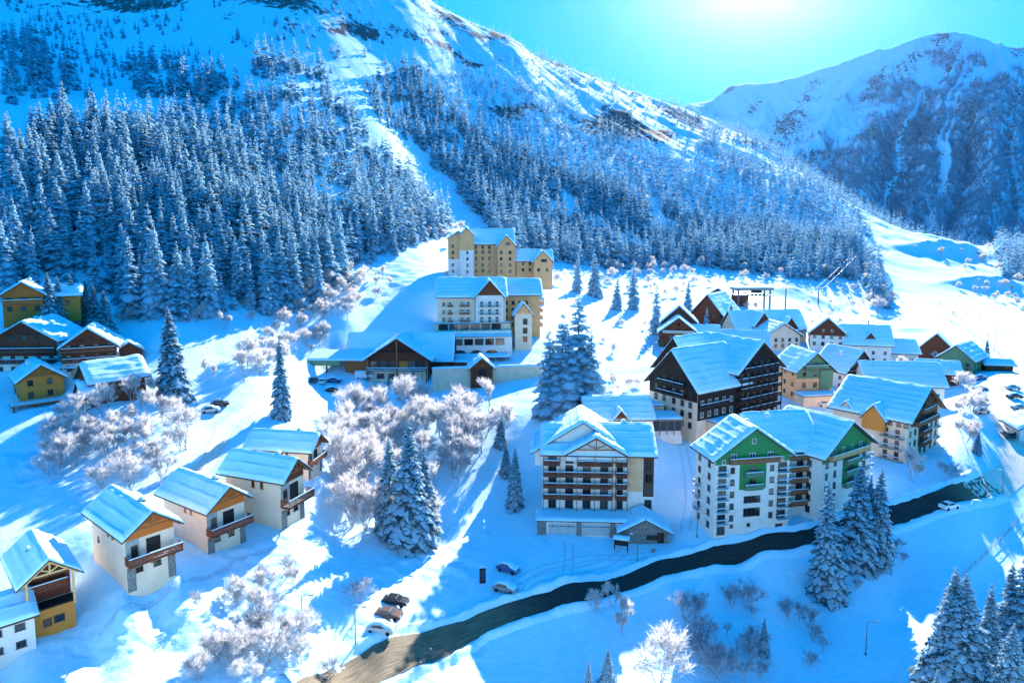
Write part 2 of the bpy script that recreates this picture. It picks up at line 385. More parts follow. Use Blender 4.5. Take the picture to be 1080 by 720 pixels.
        return b.build('truss', m or M_BEAM, s.root, s.F(face,0,0,out))
    def chimney(s, x, y, w=0.8, h=1.3, m=None):
        z=s.Hr-abs(x)*s.sl
        b=MB(); b.box(-w/2,w/2,-w/2,w/2,-0.8,h); b.box(-w/2-0.1,w/2+0.1,-w/2-0.1,w/2+0.1,h,h+0.12)
        o=b.build('chimney', m or M_WHITE, s.root, s.M@Matrix.Translation((x,y,z)))
        c=MB(); c.add([(-w/2-.1,-w/2-.1,h+.124),(w/2+.1,-w/2-.1,h+.124),(w/2+.1,w/2+.1,h+.124),(-w/2-.1,w/2+.1,h+.124),(-w/3,-w/3,h+.5),(w/3,-w/3,h+.5),(w/3,w/3,h+.5),(-w/3,w/3,h+.5)],[(4,5,6,7),(0,1,5,4),(1,2,6,5),(2,3,7,6),(3,0,4,7)])
        c.build('snow_cap', M_SNOW, o, smooth=True); return o
    def grid(s, face, cols, rows, w=1.0, hh=1.25, fm=None, skip=()):
        for i,a in enumerate(cols):
            for j,h in enumerate(rows):
                if (i,j) in skip: continue
                s.win(face,a,h,w,hh,fm)
def snow_slab(root, M, x0,x1,y0,y1,z, th=0.4, name='snow_layer'):
    """flat roof snow with rounded rims"""
    nx=max(4,int((x1-x0)/0.7)); ny=max(4,int((y1-y0)/0.7)); X,Y=np.meshgrid(np.linspace(x0,x1,nx+1),np.linspace(y0,y1,ny+1),indexing='ij')
    sd=random.randint(0,999); d=np.minimum(np.minimum(X-x0,x1-X),np.minimum(Y-y0,y1-Y))
    Z=z+th*(0.12+0.88*np.sqrt(np.clip(d/0.5,0,1)))*(0.95+0.2*fbm(X/2+sd,Y/2,3,sd))
    vs=[tuple(p) for p in np.stack([X,Y,Z],2).reshape(-1,3)]; n1=ny+1; fs=[]
    for i in range(nx):
        for j in range(ny): a=i*n1+j; fs.append((a,a+n1,a+n1+1,a+1))
    per=[(i,0) for i in range(nx+1)]+[(nx,j) for j in range(1,n1)]+[(i,ny) for i in range(nx-1,-1,-1)]+[(0,j) for j in range(ny-1,0,-1)]
    b0=len(vs)
    for i,j in per: vs.append((X[i,j],Y[i,j],z+0.003))
    for k in range(len(per)):
        k2=(k+1)%len(per); a=per[k][0]*n1+per[k][1]; c=per[k2][0]*n1+per[k2][1]; fs.append((a,b0+k,b0+k2,c))
    me=bpy.data.meshes.new(name); me.from_pydata(vs,[],fs); me.materials.append(M_SNOW); me.polygons.foreach_set('use_smooth',np.ones(len(fs),dtype=bool)); me.update()
    return link(name, me, root, M)
def part_box(root, name, m, x0,x1,y0,y1,z0,z1, M=None):
    b=MB(); b.box(x0,x1,y0,y1,z0,z1); return b.build(name, m, root, M)
def flat_block(root, x0,x1,y0,y1,z0,z1, wall, name='wall', M=None, th=0.4, ov=0.3):
    """flat-roofed annex: wall, roof slab, snow"""
    w=part_box(root,name,wall,x0,x1,y0,y1,z0,z1,M)
    r=part_box(root,'roof',M_FASCIA,x0-ov,x1+ov,y0-ov,y1+ov,z1+0.003,z1+0.22,M)
    snow_slab(r,None,x0-ov,x1+ov,y0-ov,y1+ov,z1+0.22,th); return w
def shed(root, x0,x1,y0,y1,zl,zh, m=None, M=None, th=0.4, t=0.16):
    """mono-pitch roof falling towards -y"""
    b=MB(); b.add([(x0,y0,zl),(x1,y0,zl),(x1,y1,zh),(x0,y1,zh),(x0,y0,zl+t),(x1,y0,zl+t),(x1,y1,zh+t),(x0,y1,zh+t)],[(0,3,2,1),(4,5,6,7),(0,1,5,4),(1,2,6,5),(2,3,7,6),(3,0,4,7)])
    r=b.build('roof', m or M_FASCIA, root, M)
    o=snow_slab(r,None,x0,x1,y0,y1,0,th)
    k=(zh-zl)/(y1-y0)
    for v in o.data.vertices: v.co.z += zl+t+(v.co.y-y0)*k
    return r
def place(u, v, Y, lx, ly, rot, dz=0.0):
    """root position so that local (lx, ly) of a building turned by rot stands on survey spot (u, v, Y)"""
    p=spot(u,v,Y); c,s=math.cos(R(rot)),math.sin(R(rot))
    return (p[0]-(c*lx-s*ly), p[1]-(s*lx+c*ly), p[2]+dz)
BUILT=[]
def house(name, label, cat, pos, rot, group=None, foot=None):
    o=empty(name, pos, R(rot)); tag(o,label,cat,group); BUILT.append((o,pos,rot,foot)); 
    if foot:
        W,L=foot; c,s=math.cos(R(rot)),math.sin(R(rot))
        for lx,ly in ((0,0),(-W/2,-L/2),(W/2,-L/2),(-W/2,L/2),(W/2,L/2)): EXTRA.append((pos[0]+c*lx-s*ly,pos[1]+s*lx+c*ly,pos[2]+0.15))
    return o
# ------------------------------------------------------------------ the village, building by building
G_CH='pale chalets stepping down the slope'
def step_chalet(label, pos, rot, W, L, He, Hr, kind):
    """three-storey chalet: garage storey, balcony storey, timber gable"""
    r=house('chalet', label, 'chalet', pos, rot, G_CH, (W,L))
    v=Vol(r,W,L,He,Hr,wall=M_CREAM,ov=0.9,og=1.5,snow=0.38,foot=2.5)
    k=He/6.6
    gm={0:M_ORANGE,1:M_ORANGE,2:M_BROWN,3:M_BROWN}[kind]
    v.gableclad('front', gm, He*0.86, inset=0.05)
    v.clad('front',[(-W/2,-1),(-W/2+1.0*k,-1),(-W/2+1.0*k,2.2*k),(-W/2,2.2*k)],M_STONE,0.10,'stone_pier')
    v.clad('front',[(W/2-0.9*k,-1),(W/2,-1),(W/2,2.2*k),(W/2-0.9*k,2.2*k)],M_STONE,0.10,'stone_pier')
    v.clad('front',[(-W/2,2.9*k),(-W/2+1.6*k,2.9*k),(-W/2+1.6*k,He*.85),(-W/2,He*.85)],M_CONC,0.06,'grey_panel')
    v.door('front',0.35*W/5.8,2.95*k,1.5*k,2.2*k,M_DARK)
    v.win('front',-W*0.33,3.2*k,0.8*k,1.7*k,M_DFRAME,out=0.06)
    v.balcony('front',-W/2-0.2,W/2+0.5,2.9*k,1.5*k,M_RED,M_BROWN,rh=0.95*k)
    for a in (-W*.25,W*0.12,): v.win('front',a,1.3*k,0.9*k,0.7*k,M_DFRAME)
    for a in (-W/2+0.4,0,W/2-0.4): b=MB(); b.bar((a,0.05,1.9*k),(a,1.3*k,2.72*k),0.15,0.15); b.build('bracket',M_BEAM,r,v.F('front'))
    v.truss('front',M_BEAM,w=0.16)
    for a in (-0.8,0.6): v.win('left',a*k+1.2,He-1.75*k,0.55*k,1.15*k,M_YELLOW if kind!=3 else M_DFRAME)
    v.win('left',-L*.3,He-3.6*k,0.6,0.8,M_DFRAME)
    v.chimney(0.6,-L*0.22,0.7,0.9,M_STONE)
    return r,v
def sc(p,k): return (p[0]*k,p[1]*k,p[2]*k)
step_chalet('cream chalet with a plain snowy roof and balcony, directly right of the timber-framed barn house', sc((-50.4,86.9,-44.5),1.12), 50, 6.6,12.6,7.5,9.9,0)
step_chalet('second cream chalet uphill from the barn house, orange gable board over a dark balcony door', sc((-46.9,100.1,-47.0),1.12), 56, 6.9,12.6,7.7,10.3,1)
r,v=step_chalet('third cream chalet of the row, roof overlapping the uppermost one, open timber balcony', sc((-35.2,94.0,-41.1),1.28), 69, 6.2,12.2,9.0,11.6,2)
r,v=step_chalet('uppermost cream chalet of the stepped row, mostly hidden behind the roof below', sc((-53.9,158.4,-57.3),.86), 80, 5.8,12.4,5.3,7.6,3)

# ---- timber-framed barn house, bottom left
r=house('barn_house','white and ochre barn house with an open timber-framed gable porch at the lower left edge','house',place(60,657,88,0.8,-3.2,44),44,None,(6,8))
v=Vol(r,5.6,9.0,8.0,10.2,wall=M_WHITE,ov=1.0,og=0.6,snow=0.35,foot=2.5,at=(0,1.6))
part_box(r,'annex',M_YELLOW,-2.2,2.7,-5.0,-2.91,-2.5,3.4)
part_box(r,'terrace',M_DARK,-2.3,2.9,-5.2,-2.92,3.41,3.62)
a=Vol(r,5.6,2.5,8.02,10.22,at=(0,-4.5),roof=True,ov=1.0,og=0.5,snow=0.35,wall=M_BROWN,foot=-8.0,name='loft_gable')
for x in (-2.6,2.6): part_box(r,'post',M_BEAMY,x-.14,x+.14,-5.9,-5.62,3.4,8.1)
a.truss('front',M_BEAMY,out=0.3,w=0.22,half=3.2)
v.balcony('front',-2.2,2.2,5.5,1.3,M_RED,M_BROWN)
v.clad('front',[(-2.7,3.7),(2.7,3.7),(2.7,8),(-2.7,8)],M_BROWN,.05)
b=MB(); b.box(-1.0,0.0,-5.06,-4.99,0.9,2.0); b.build('window',M_DFRAME,r)
g=MB(); g.box(0.2,1.5,-5.05,-4.98,1.0,2.1); w_=g.build('window',M_DFRAME,r); g=MB(); g.box(0.3,1.4,-5.07,-5.0,1.1,2.0); g.build('pane',M_GLASS,w_)
# low white wing with its own snow roof towards the left edge
w2=Vol(r,7.0,7.5,4.4,6.2,at=(-5.9,-3.4),rz=90,wall=M_WHITE,ov=0.8,og=0.5,snow=0.4,foot=2.5)
for a_ in (-2.2,0.2,2.3): w2.win('right',-a_,2.6,1.1,0.9,M_DFRAME); w2.win('left',-a_,2.6,1.1,0.9,M_DFRAME)
for a_ in (-2.2,0.2): w2.win('left',-a_,0.3,1.1,0.9,M_DFRAME)
w2.door('left',-2.6,0.0,0.9,2.0,M_DFRAME)
v.chimney(-1.3,-1.0,0.5,0.7,M_METAL)

# ---- central residence with the garages
p=place(571,541,141,-12.0,-6.8,-3)
r=house('apartment_block','cream five-storey apartment block with rows of dark balconies above a low garage wing','apartment block',p,-3,'apartment blocks',None)
for lx,ly,dz in ((-12,6.8,.2),(12,6.8,.2),(0,2,.2),(-14,-12.8,-2.1),(-5,-13.0,-2.1),(3,-13.0,-2.1),(12,-13,-2.4),(15,-10,-2.2),(-14.5,-9,-1.7),(14,-15,-2.6),(0,-16,-2.4),(-14,-16,-2.3)): EXTRA.append((p[0]+math.cos(R(-3))*lx-math.sin(R(-3))*ly,p[1]+math.sin(R(-3))*lx+math.cos(R(-3))*ly,p[2]+dz))
v=Vol(r,13.6,23.6,13.6,17.6,rz=90,wall=M_WHITE,ov=1.1,og=0.6,snow=0.5,foot=3)      # main ridge runs across
big=Vol(r,20.5,12,13.2,19.6,at=(-3.2,0.9),wall=M_WHITE,ov=1.0,og=1.0,snow=0.5,foot=-10)
sm=Vol(r,12.6,5,13.62,17.25,at=(-0.6,-5.2),wall=M_WHITE,ov=0.6,og=1.3,snow=0.5,foot=-12.0)
fl=[1.35+2.45*i for i in range(5)]
fv=Vol.__new__(Vol); fv.root=r; fv.W=23.6; fv.L=13.6; fv.He=13.6; fv.Hr=17.6; fv.M=Matrix.Identity(4); fv.sl=.3; fv.og=1; fv.ov=1
cols=[-9.9,-6.3,-2.6,1.1]; edges=[-11.6,-8.1,-4.5,-0.8,2.9]
for j,h in enumerate(fl):
    for i,a_ in enumerate(cols):
        fv.win('front',a_+0.2,h+0.05,1.7,2.05,M_DFRAME)
    fv.win('front',4.6,h+0.05,1.3,2.05,M_DFRAME)
    if j>0:
        if j<4: fv.balcony('front',-11.7,3.0,h,1.35,M_BROWN,M_BROWN)
        else:
            fv.balcony('front',-4.5,3.0,h,1.35,M_BROWN,M_BROWN); fv.balcony('front',-11.7,-8.2,h,1.35,M_BROWN,M_BROWN)
        fv.balcony('front',3.6,6.0,h,1.35,M_BROWN,M_BROWN)
for a_ in edges+[3.6,6.0]: fv.post('front',a_,1.2,13.3,1.5,0.16,M_BEAM)
fv.clad('front',[(6.4,5.2),(9.3,5.2),(9.3,12.9),(6.4,12.9)],M_PALE,0.12,'timber_panel')
fv.clad('front',[(9.5,4.2),(11.7,4.2),(11.7,12.9),(9.5,12.9)],M_BROWN,0.10,'stair_panel')
for h in (1.4,4.6,7.2,9.8): fv.win('front',10.6,h,1.5,2.1,M_DFRAME,out=0.11 if h>4.3 else 0)
sm.truss('front',M_BEAM,out=0.9,w=0.22)
fv.grid('right',[-4,0,4],[1,3.7,6.4,9.1],1.0,1.3)
fv.grid('left',[-4,0,4],[1,3.7,6.4,9.1],1.0,1.3)
# garage storey in front, stone gable at its right end
flat_block(r,-12.8,9.0,-12.4,-6.85,-4.2,0.75,M_WHITE,'garage_wall',th=0.42,ov=0.35)
gv=Vol.__new__(Vol); gv.root=r; gv.W=21.8; gv.L=24.8; gv.He=0; gv.Hr=1; gv.M=Matrix.Translation((-1.9,0,-2.2)); gv.sl=.3; gv.og=gv.ov=1
for a_,w_ in ((-5.8,5.6),(1.2,5.6),(6.8,3.6)):
    b=MB(); b.box(a_-w_/2,a_+w_/2,-0.02,0.07,0.1,2.6); o=b.build('garage_door',M_GDOOR,r,gv.F('front'))
    n=int(w_/0.55)
    for i in range(n):
        b=MB(); x=a_-w_/2+0.3+i*(w_-0.6)/max(1,n-1); b.box(x-0.16,x+0.16,0.05,0.09,1.85,2.12); b.build('pane',M_GLASS,o)
for a_,w_ in ((-10.0,1.9),(-2.3,1.1),(4.6,1.1)):
    gv.clad('front',[(a_-w_/2,-1),(a_+w_/2,-1),(a_+w_/2,2.9),(a_-w_/2,2.9)],M_STONE,0.22,'stone_pier')
st=Vol(r,9.6,6.2,2.4,4.9,at=(9.0,-11.2),z0=-2.5,wall=M_STONE,ov=0.9,og=0.8,snow=0.3,foot=2)
st.win('front',1.6,0.7,2.6,1.0,M_DFRAME,'wide'); st.door('front',3.2,0.1,1.2,2.0,M_DARK)
v.chimney(0.5,-6,0.9,1.0)

# ---- green-gabled residence: a front wing and a right-hand wing turned away from it
rot=11; p=(47.6,134.6,-61.2)
r=house('apartment_block','white apartment block with bright green timber gables beside the road','apartment block',p,rot,'apartment blocks',None)
for lx,ly,dz in ((-8,-4,.1),(8,-4,.3),(-8,4,.4),(10,2,1.0),(20,4,2),(24,-2,1.2),(30,4,2.5),(22,14,4)): EXTRA.append((p[0]+math.cos(R(rot))*lx-math.sin(R(rot))*ly,p[1]+math.sin(R(rot))*lx+math.cos(R(rot))*ly,p[2]+dz))
f0=2.45
A=Vol(r,16.2,8.5,16.0,21.6,wall=M_WHITE,ov=1.0,og=1.0,snow=0.45,foot=4,at=(0,1.6))
A.gableclad('front',M_GREEN,14.6,inset=0.02)
A.clad('front',[(-2.9,9.2),(2.9,9.2),(2.9,14.58),(-2.9,14.58)],M_GREEN,0.08)
for j in range(6):
    h=f0*j+.15
    if j>0:
        for a_ in (-4.4,4.2): A.win('front',a_,h+0.3,0.9,1.2,M_DFRAME)
    A.win('front',-6.6,h+0.1,1.7,1.9,M_DFRAME)
    if j>0:
        A.win('front',6.5,h+0.1,1.9,1.9,M_DFRAME)
        A.balcony('front',-7.9,-5.5,h,1.0,M_METAL,M_WHITE,solid=False); A.balcony('front',5.3,7.9,h,1.0,M_METAL,M_WHITE,solid=False)
A.win('front',6.2,0.6,1.6,0.9,M_DFRAME); A.win('front',0,3.6,3.6,1.7,M_DFRAME,'wide'); A.win('front',0,6.4,3.6,1.4,M_DFRAME,'wide')
for a_ in (-4.3,-0.6): A.win('front',a_,1.5,0.7,0.7,M_DFRAME)
for h in (9.5,12.0): A.win('front',0,h,1.4,1.8,M_DFRAME,out=0.07); A.balcony('front',-1.9,1.9,h-0.1,0.9,M_GREENP,M_GREEN)
for a_ in (-4.3,-0.3,3.7): A.win('front',a_,15.0,1.3,1.7,M_PVC,out=0.07)
A.balcony('front',-5.4,5.4,14.9,1.0,M_BEAM,M_BEAM); A.win('front',0,18.6,0.9,1.0,M_PVC,out=0.07)
A.win('front',-6.4,14.7,0.8,0.9,M_PVC,out=0.07); A.win('front',6.3,14.7,0.8,0.9,M_PVC,out=0.07)
A.grid('left',[-2.4,1.8],[0.9,3.4,5.9,8.4,10.9,13.4],1.1,1.3,M_DFRAME)
for h in (3.0,5.5,8.0): A.balcony('left',-3.6,-1.0,h+0.05,0.9,M_METAL,M_WHITE,solid=False)
# linking range behind the re-entrant bay
B=Vol(r,12.5,15,15.6,21.3,at=(10.5,7.6),rz=90,wall=M_WHITE,ov=1.0,og=0.6,snow=0.45,foot=4)
for j in range(1,6):
    h=f0*j+1.2
    for a_ in (-1.4,1.6,4.6): B.win('left',a_-2.0,h+0.05,1.5,1.85,M_DFRAME)
    B.balcony('left',-5.0,4.6,h,1.3,M_BEAM,M_BROWN)
# right-hand wing, gable looking down the road
C=Vol(r,18.4,13.5,13.2,18.9,at=(21.4,7.4),rz=23,z0=1.6,wall=M_WHITE,ov=1.0,og=1.3,snow=0.45,foot=5)
C.gableclad('front',M_GREEN,11.4,inset=0.02)
C.clad('front',[(-1.5,5.6),(4.6,5.6),(4.6,11.38),(-1.5,11.38)],M_GREEN,0.08)
for j in range(5):
    h=f0*j+.2
    for a_ in (-7.4,-4.4,6.6): C.win('front',a_,h+0.3,1.0 if a_<5 else 1.5,1.4,M_DFRAME)
    if j>1: C.win('front',1.6,h+.1,2.0,1.9,M_DFRAME,out=.07); C.balcony('front',-1.3,4.4,h,1.0,M_GREENP,M_GREEN)
    if j>0: C.balcony('front',5.6,8.9,h,1.0,M_METAL,M_WHITE,solid=False)
C.balcony('front',-7.2,7.2,12.0,1.2,M_BEAMY,M_BEAM)
for a_ in (-5,-1.7,1.7,5): C.win('front',a_,12.2,1.1,1.7,M_PVC,out=0.08)
for j in range(5): 
    for a_ in (-4,0,4): C.win('left',a_,f0*j+.5,1.0,1.4,M_DFRAME)
A.chimney(1.6,1.5,0.9,0.9); B.chimney(-0.9,2,0.9,0.8); C.chimney(-3,3.5,1.4,0.5)

# ---- orange-gabled residence on the right
rot=40; p=place(955,489,160,-10.5,-6.0,rot)
r=house('apartment_block','cream apartment block with a wide snow roof, orange dormer and brown timber gable','apartment block',p,rot,'apartment blocks',(21,13))
A=Vol(r,21,18,10.6,17.0,wall=M_CREAM,ov=1.0,og=1.3,snow=0.45,foot=4,at=(0,3.0))
A.gableclad('front',M_RED,8.6,inset=2.0)
for h in (8.7,11.4): A.balcony('front',-6.8+(h-8.7)*1.1,6.8-(h-8.7)*1.1,h,1.3,M_BEAM,M_BROWN)
A.clad('front',[(-3.4,2.9),(2.6,2.9),(2.6,8.58),(-3.4,8.58)],M_RED,0.08)
for h in (3.1,5.9): A.balcony('front',-3.3,2.5,h,1.2,M_RED,M_BROWN)
for h in (0.5,3.2,5.9,8.8,11.5):
    for a_ in (-2.0,1.2): A.win('front',a_,h+0.1,1.6,2.0,M_DFRAME,out=0.07 if h>3 else 0)
for h in (0.5,3.2,5.9):
    for a_ in (-8.6,-5.6,5.0,8.2): A.win('front',a_,h+0.3,1.0,1.5,M_DFRAME)
for h in (3.0,5.8): A.balcony('front',6.6,9.9,h,1.0,M_METAL,M_WHITE,solid=False)
A.truss('front',M_BEAM,w=0.22)
for h in (0.3,3.1,5.9):
    for a_ in (4.2,6.8): A.win('left',a_,h+0.2,1.0,1.9,M_DFRAME)
    A.balcony('left',3.0,8.4,h+0.02,1.0,M_METAL,M_GREENP,solid=False)
for a_ in (3.0,5.0,7.0,8.6): A.win('left',a_,8.7,1.1,1.2,M_DFRAME)
for h in (1.0,3.8,6.6): A.win('left',-6.6,h+0.2,1.0,1.3,M_DFRAME)
D=Vol(r,5.4,5,9.9,13.1,at=(-9.4,1.4),rz=-90,wall=M_YELLOW,ov=0.5,og=0.5,snow=0.35,foot=-7.0,name='dormer_wall')
D2=Vol(r,3.2,4,10.6,12.4,at=(-8.7,8.6),rz=-90,wall=M_CREAM,ov=0.4,og=0.4,snow=0.3,foot=-9.0,name='dormer_wall')

# ---- big dark residence in the middle of the village
rot=34; p=place(776,447,181,-9.0,-7.5,rot)
r=house('apartment_block','tall dark timber apartment block under a sprawling many-ridged snow roof','apartment block',p,rot,'apartment blocks',(18,15))
A=Vol(r,18.5,16,14.6,21.6,wall=M_DARK,ov=1.4,og=1.6,snow=0.5,foot=3,at=(0,0.5))
for j in range(6):
    h=0.3+2.75*j+ (0 if j<1 else 0.2); w=8.9 if h<13 else 8.9-(h-13)*1.15
    cols=[-7.0,-4.2,-1.4,1.4,4.2,7.0] if h<13 else [-4.2,-1.4,1.4,4.2]
    for a_ in cols: A.win('front',a_,h+0.1,1.5,1.9,M_DFRAME)
    if j>0: A.balcony('front',-w,w,h,1.3,M_DARK,M_DARK)
for a_ in (-8.8,-5.6,-2.8,0,2.8,5.6,8.8): A.post('front',a_,0,14.0+max(0,(8.8-abs(a_))*0.62),1.42,0.2,M_DARK)
for a_ in (-5.6,-2.8,0,2.8,5.6): A.post('front',a_,-0.5,2.9,1.75,0.5,M_CREAM)
A.balcony('front',-5.8,5.8,0.05,3.2,M_WHITE,M_CONC,solid=False)
A.grid('right',[-5,-1.7,1.7,5],[0.9,3.7,6.5,9.3],1.1,1.4)
for h in (3.5,6.3): A.balcony('right',-6.5,-0.2,h,1.0,M_WHITE,M_CREAM)
B=Vol(r,17,20,11.6,20.4,at=(-14.5,1.2),rz=-90,wall=M_CREAM,ov=1.2,og=1.2,snow=0.5,foot=3)
B.gableclad('front',M_DARK,8.0)
for h in (0.6,3.3,6.0,8.7,11.4):
    for a_ in ((-6,-3,0.5,3.5,6.2) if h<9 else (-3,0,3)): B.win('front',a_,h+0.2,1.2,1.6,M_DFRAME,out=0.07 if h>8 else 0)
for h in (8.5,11.3): B.balcony('front',-4.6,4.6,h,1.2,M_DARK,M_DARK)
B.clad('right',[(-9.9,3.2),(9.9,3.2),(9.9,11.4),(-9.9,11.4)],M_DARK,0.08)
for a_ in (-8.2,-5.4,-2.6,0.4): B.win('right',a_,3.9,1.3,1.4,M_PVC,out=.07); B.win('right',a_,7.0,1.3,1.4,M_PVC,out=.07)
B.balcony('right',-9.8,1.6,6.6,1.0,M_DARK,M_DARK)
for h in (0.7,3.5,6.4):
    for a_ in (3.4,6.0,8.6): B.win('right',a_,h+0.3,1.3,1.4,M_PVC,out=0.07)
Cc=Vol(r,15,14,13.0,21.8,at=(-8.0,9.5),rz=-90,wall=M_DARK,ov=1.0,og=1.0,snow=0.5,foot=3)
# porch with the round sign panel and the low linking roofs
part_box(r,'porch_wall',M_CREAM,-14.5,-9.6,-12.5,-7.3,-3,2.6); flat_block(r,-20.6,-10.2,-12.6,-7.4,-3,2.7,M_CREAM,'annex',th=0.4)
b=MB(); n=18
b.add([(-13.2+1.15*math.cos(2*math.pi*i/n),-12.72,0.9+1.45*math.sin(2*math.pi*i/n)) for i in range(n)]+[(-13.2+1.15*math.cos(2*math.pi*i/n),-12.6,0.9+1.45*math.sin(2*math.pi*i/n)) for i in range(n)],[tuple(range(n)),tuple(range(n,2*n))[::-1]]+[(i,n+i,n+(i+1)%n,(i+1)%n) for i in range(n)])
b.build('poster',paint('plum_poster',(0.16,0.02,0.10)),r)

# ---- low restaurant with the small dormer, behind the central block
p=place(690,458,167,9.0,-6.5,4)
r=house('restaurant_hall','low white hall with a broad snow roof and one small timber dormer','restaurant',p,4,None,(17,13))
A=Vol(r,13,16.5,4.2,8.2,rz=90,wall=M_WHITE,ov=0.8,og=0.8,snow=0.45,foot=4,at=(0.4,0))
D=Vol(r,4.2,4,3.9,6.4,at=(0.2,-5.3),wall=M_WHITE,ov=0.8,og=0.9,snow=0.5,foot=4,name='dormer_wall'); D.win('front',0,3.2,2.9,1.3,M_BEAM,'wide'); D.gableclad('front',M_BROWN,4.6)
A.win('front',-2,1.4,1.0,1.6,M_DFRAME); A.win('front',2.6,1.4,1.0,1.6,M_DFRAME); A.door('front',0.4,-0.2,1.2,2.1,M_DARK)
flat_block(r,9.4,17.5,-2.2,5.2,-4,2.4,M_WHITE,'link_wing',th=0.45)
b=MB(); b.box(9.6,17.3,-2.5,-2.21,-0.4,2.2); o=b.build('shopfront',M_GLASS,r)
for x in (9.6,11.5,13.4,15.3,17.2): part_box(r,'post',M_METAL,x-.1,x+.1,-2.75,-2.55,-1.5,2.3)
flat_block(r,6.0,15.5,6.9,12.6,-4,3.6,M_CREAM,'rear_wing',th=0.45)

# ---- valley station chalet
p=place(420,401,214,0,-6.5,0)
r=house('station_chalet','brown chalet with a big open timber gable and a long low canopy on its left','chalet',p,0,None,(20,13))
A=Vol(r,19.5,8.5,7.2,13.6,wall=M_BROWN,ov=1.6,og=2.4,snow=0.45,foot=3,at=(0,-2.2))
A.truss('front',M_DARK,w=0.4,out=1.8,half=9.6)
A.balcony('front',-9.6,9.6,3.5,2.2,M_WHITE,M_DARK,solid=False)
A.clad('front',[(-9.4,-1),(9.4,-1),(9.4,3.3),(-9.4,3.3)],M_CREAM,0.06)
for a_ in (-7.6,-4.6,-1.4,4.4,7.4): A.win('front',a_,3.9,2.2,2.3,M_DFRAME,'wide')
for a_ in (-5.6,-1.6): A.win('front',a_,0.6,2.4,1.6,M_DFRAME,'wide',out=0.06)
A.clad('front',[(0.4,3.6),(3.2,3.6),(3.2,6.2),(0.4,6.2)],M_YELLOW,0.1,'timber_panel')
for a_ in (-9.3,0.0,9.3): A.post('front',a_,-1,7.0 if a_ else 13.0,2.0,0.4,M_BEAM)
A.door('front',6.2,0.0,3.0,2.8,M_DARK)
B=Vol(r,11,34,6.0,13.2,at=(-0.4,5.0),rz=90,wall=M_RED,ov=1.0,og=0.8,snow=0.45,foot=3)
shed(r,-31,-9.9,-7.5,1.0,6.4,8.4); part_box(r,'canopy_fascia',M_GREENP,-31,-18.4,-7.62,-7.5,5.0,6.39)
for x in (-30.2,-22.6): part_box(r,'post',M_BROWN,x-.2,x+.2,-7.0,-6.6,-2,6.4)
part_box(r,'side_wall',M_BEAM,-17.2,-9.95,-5.0,1.2,-2,5.9)
flat_block(r,17.0,23.5,-1.0,6.0,-3,4.6,M_RED,'annex',th=0.4)
b=MB()
for x in (-.5,.5): b.bar((x*0.3,-7.0,13.7),(x*1.1,-7.0,15.4),0.22)
b.build('ridge_finial',M_WHITE,r)
# retaining wall and small porch to its right
p=place(470,399,205,0,0,8)
rw=house('retaining_wall','long pale retaining wall right of the brown station chalet','wall',p,8,None,None)
part_box(rw,'wall_face',M_CREAM,-4,34,-0.4,0.4,-4,3.2); snow_slab(rw,None,-4.2,34.2,-0.7,0.9,3.2,0.5)
p=place(508,398,205,0,-2.5,8)
r=house('porch_hut','small gabled entrance hut set into the retaining wall','hut',p,8,None,None)
A=Vol(r,6.6,6,3.2,6.0,wall=M_BROWN,ov=0.9,og=0.8,snow=0.45,foot=3); A.door('front',0.2,0,2.2,2.5,M_DARK); A.truss('front',M_BEAM)

# ---- stacked tan residence with terraces
p=place(460,352,236,-12.5,-7.5,6)
r=house('apartment_block','big cream and ochre apartment block with glazed terrace floors stepping out in front','apartment block',p,6,'apartment blocks',None)
for lx,ly,dz in ((-12,7,.2),(12,7,.2),(-12,-7,-1.5),(-9,-12,-7),(-8,-15,-9.2),(2,-15,-9.2),(12,-15,-8.8),(2,-19,-9.6),(14,-19,-8.6),(-8,-19,-9.6),(22,0,-2.5),(22,-8,-6)): EXTRA.append((p[0]+math.cos(R(6))*lx-math.sin(R(6))*ly,p[1]+math.sin(R(6))*lx+math.cos(R(6))*ly,p[2]+dz))
A=Vol(r,14,24,13.2,18.6,rz=90,wall=M_CREAM,ov=1.0,og=0.8,snow=0.5,foot=4)
G=Vol(r,9.6,14,13.0,18.4,at=(6.2,-1.2),wall=M_WHITE,ov=1.0,og=1.2,snow=0.5,foot=4); G.gableclad('front',M_RED,13.4,inset=.3)
fv=Vol.__new__(Vol); fv.root=r; fv.W=24; fv.L=14; fv.He=13; fv.Hr=18; fv.M=Matrix.Identity(4); fv.sl=.4; fv.og=fv.ov=1
for h in (3.9,6.6,9.3): 
    for a_ in (-9.8,-7.6,-3.4,-1.2): fv.win('front',a_,h+0.3,0.95,1.4,M_DFRAME)
    for a_ in (-2.8,0.0,2.6): G.win('front',a_,h+0.2,1.0,1.7,M_DFRAME)
    G.balcony('front',-3.8,3.8,h,1.0,M_METAL,M_WHITE,solid=False); fv.balcony('front',-8.4,-6.6,h,0.9,M_BEAM,M_WHITE)
    fv.balcony('front',-4.2,-0.8,h,0.9,M_BEAM,M_WHITE)
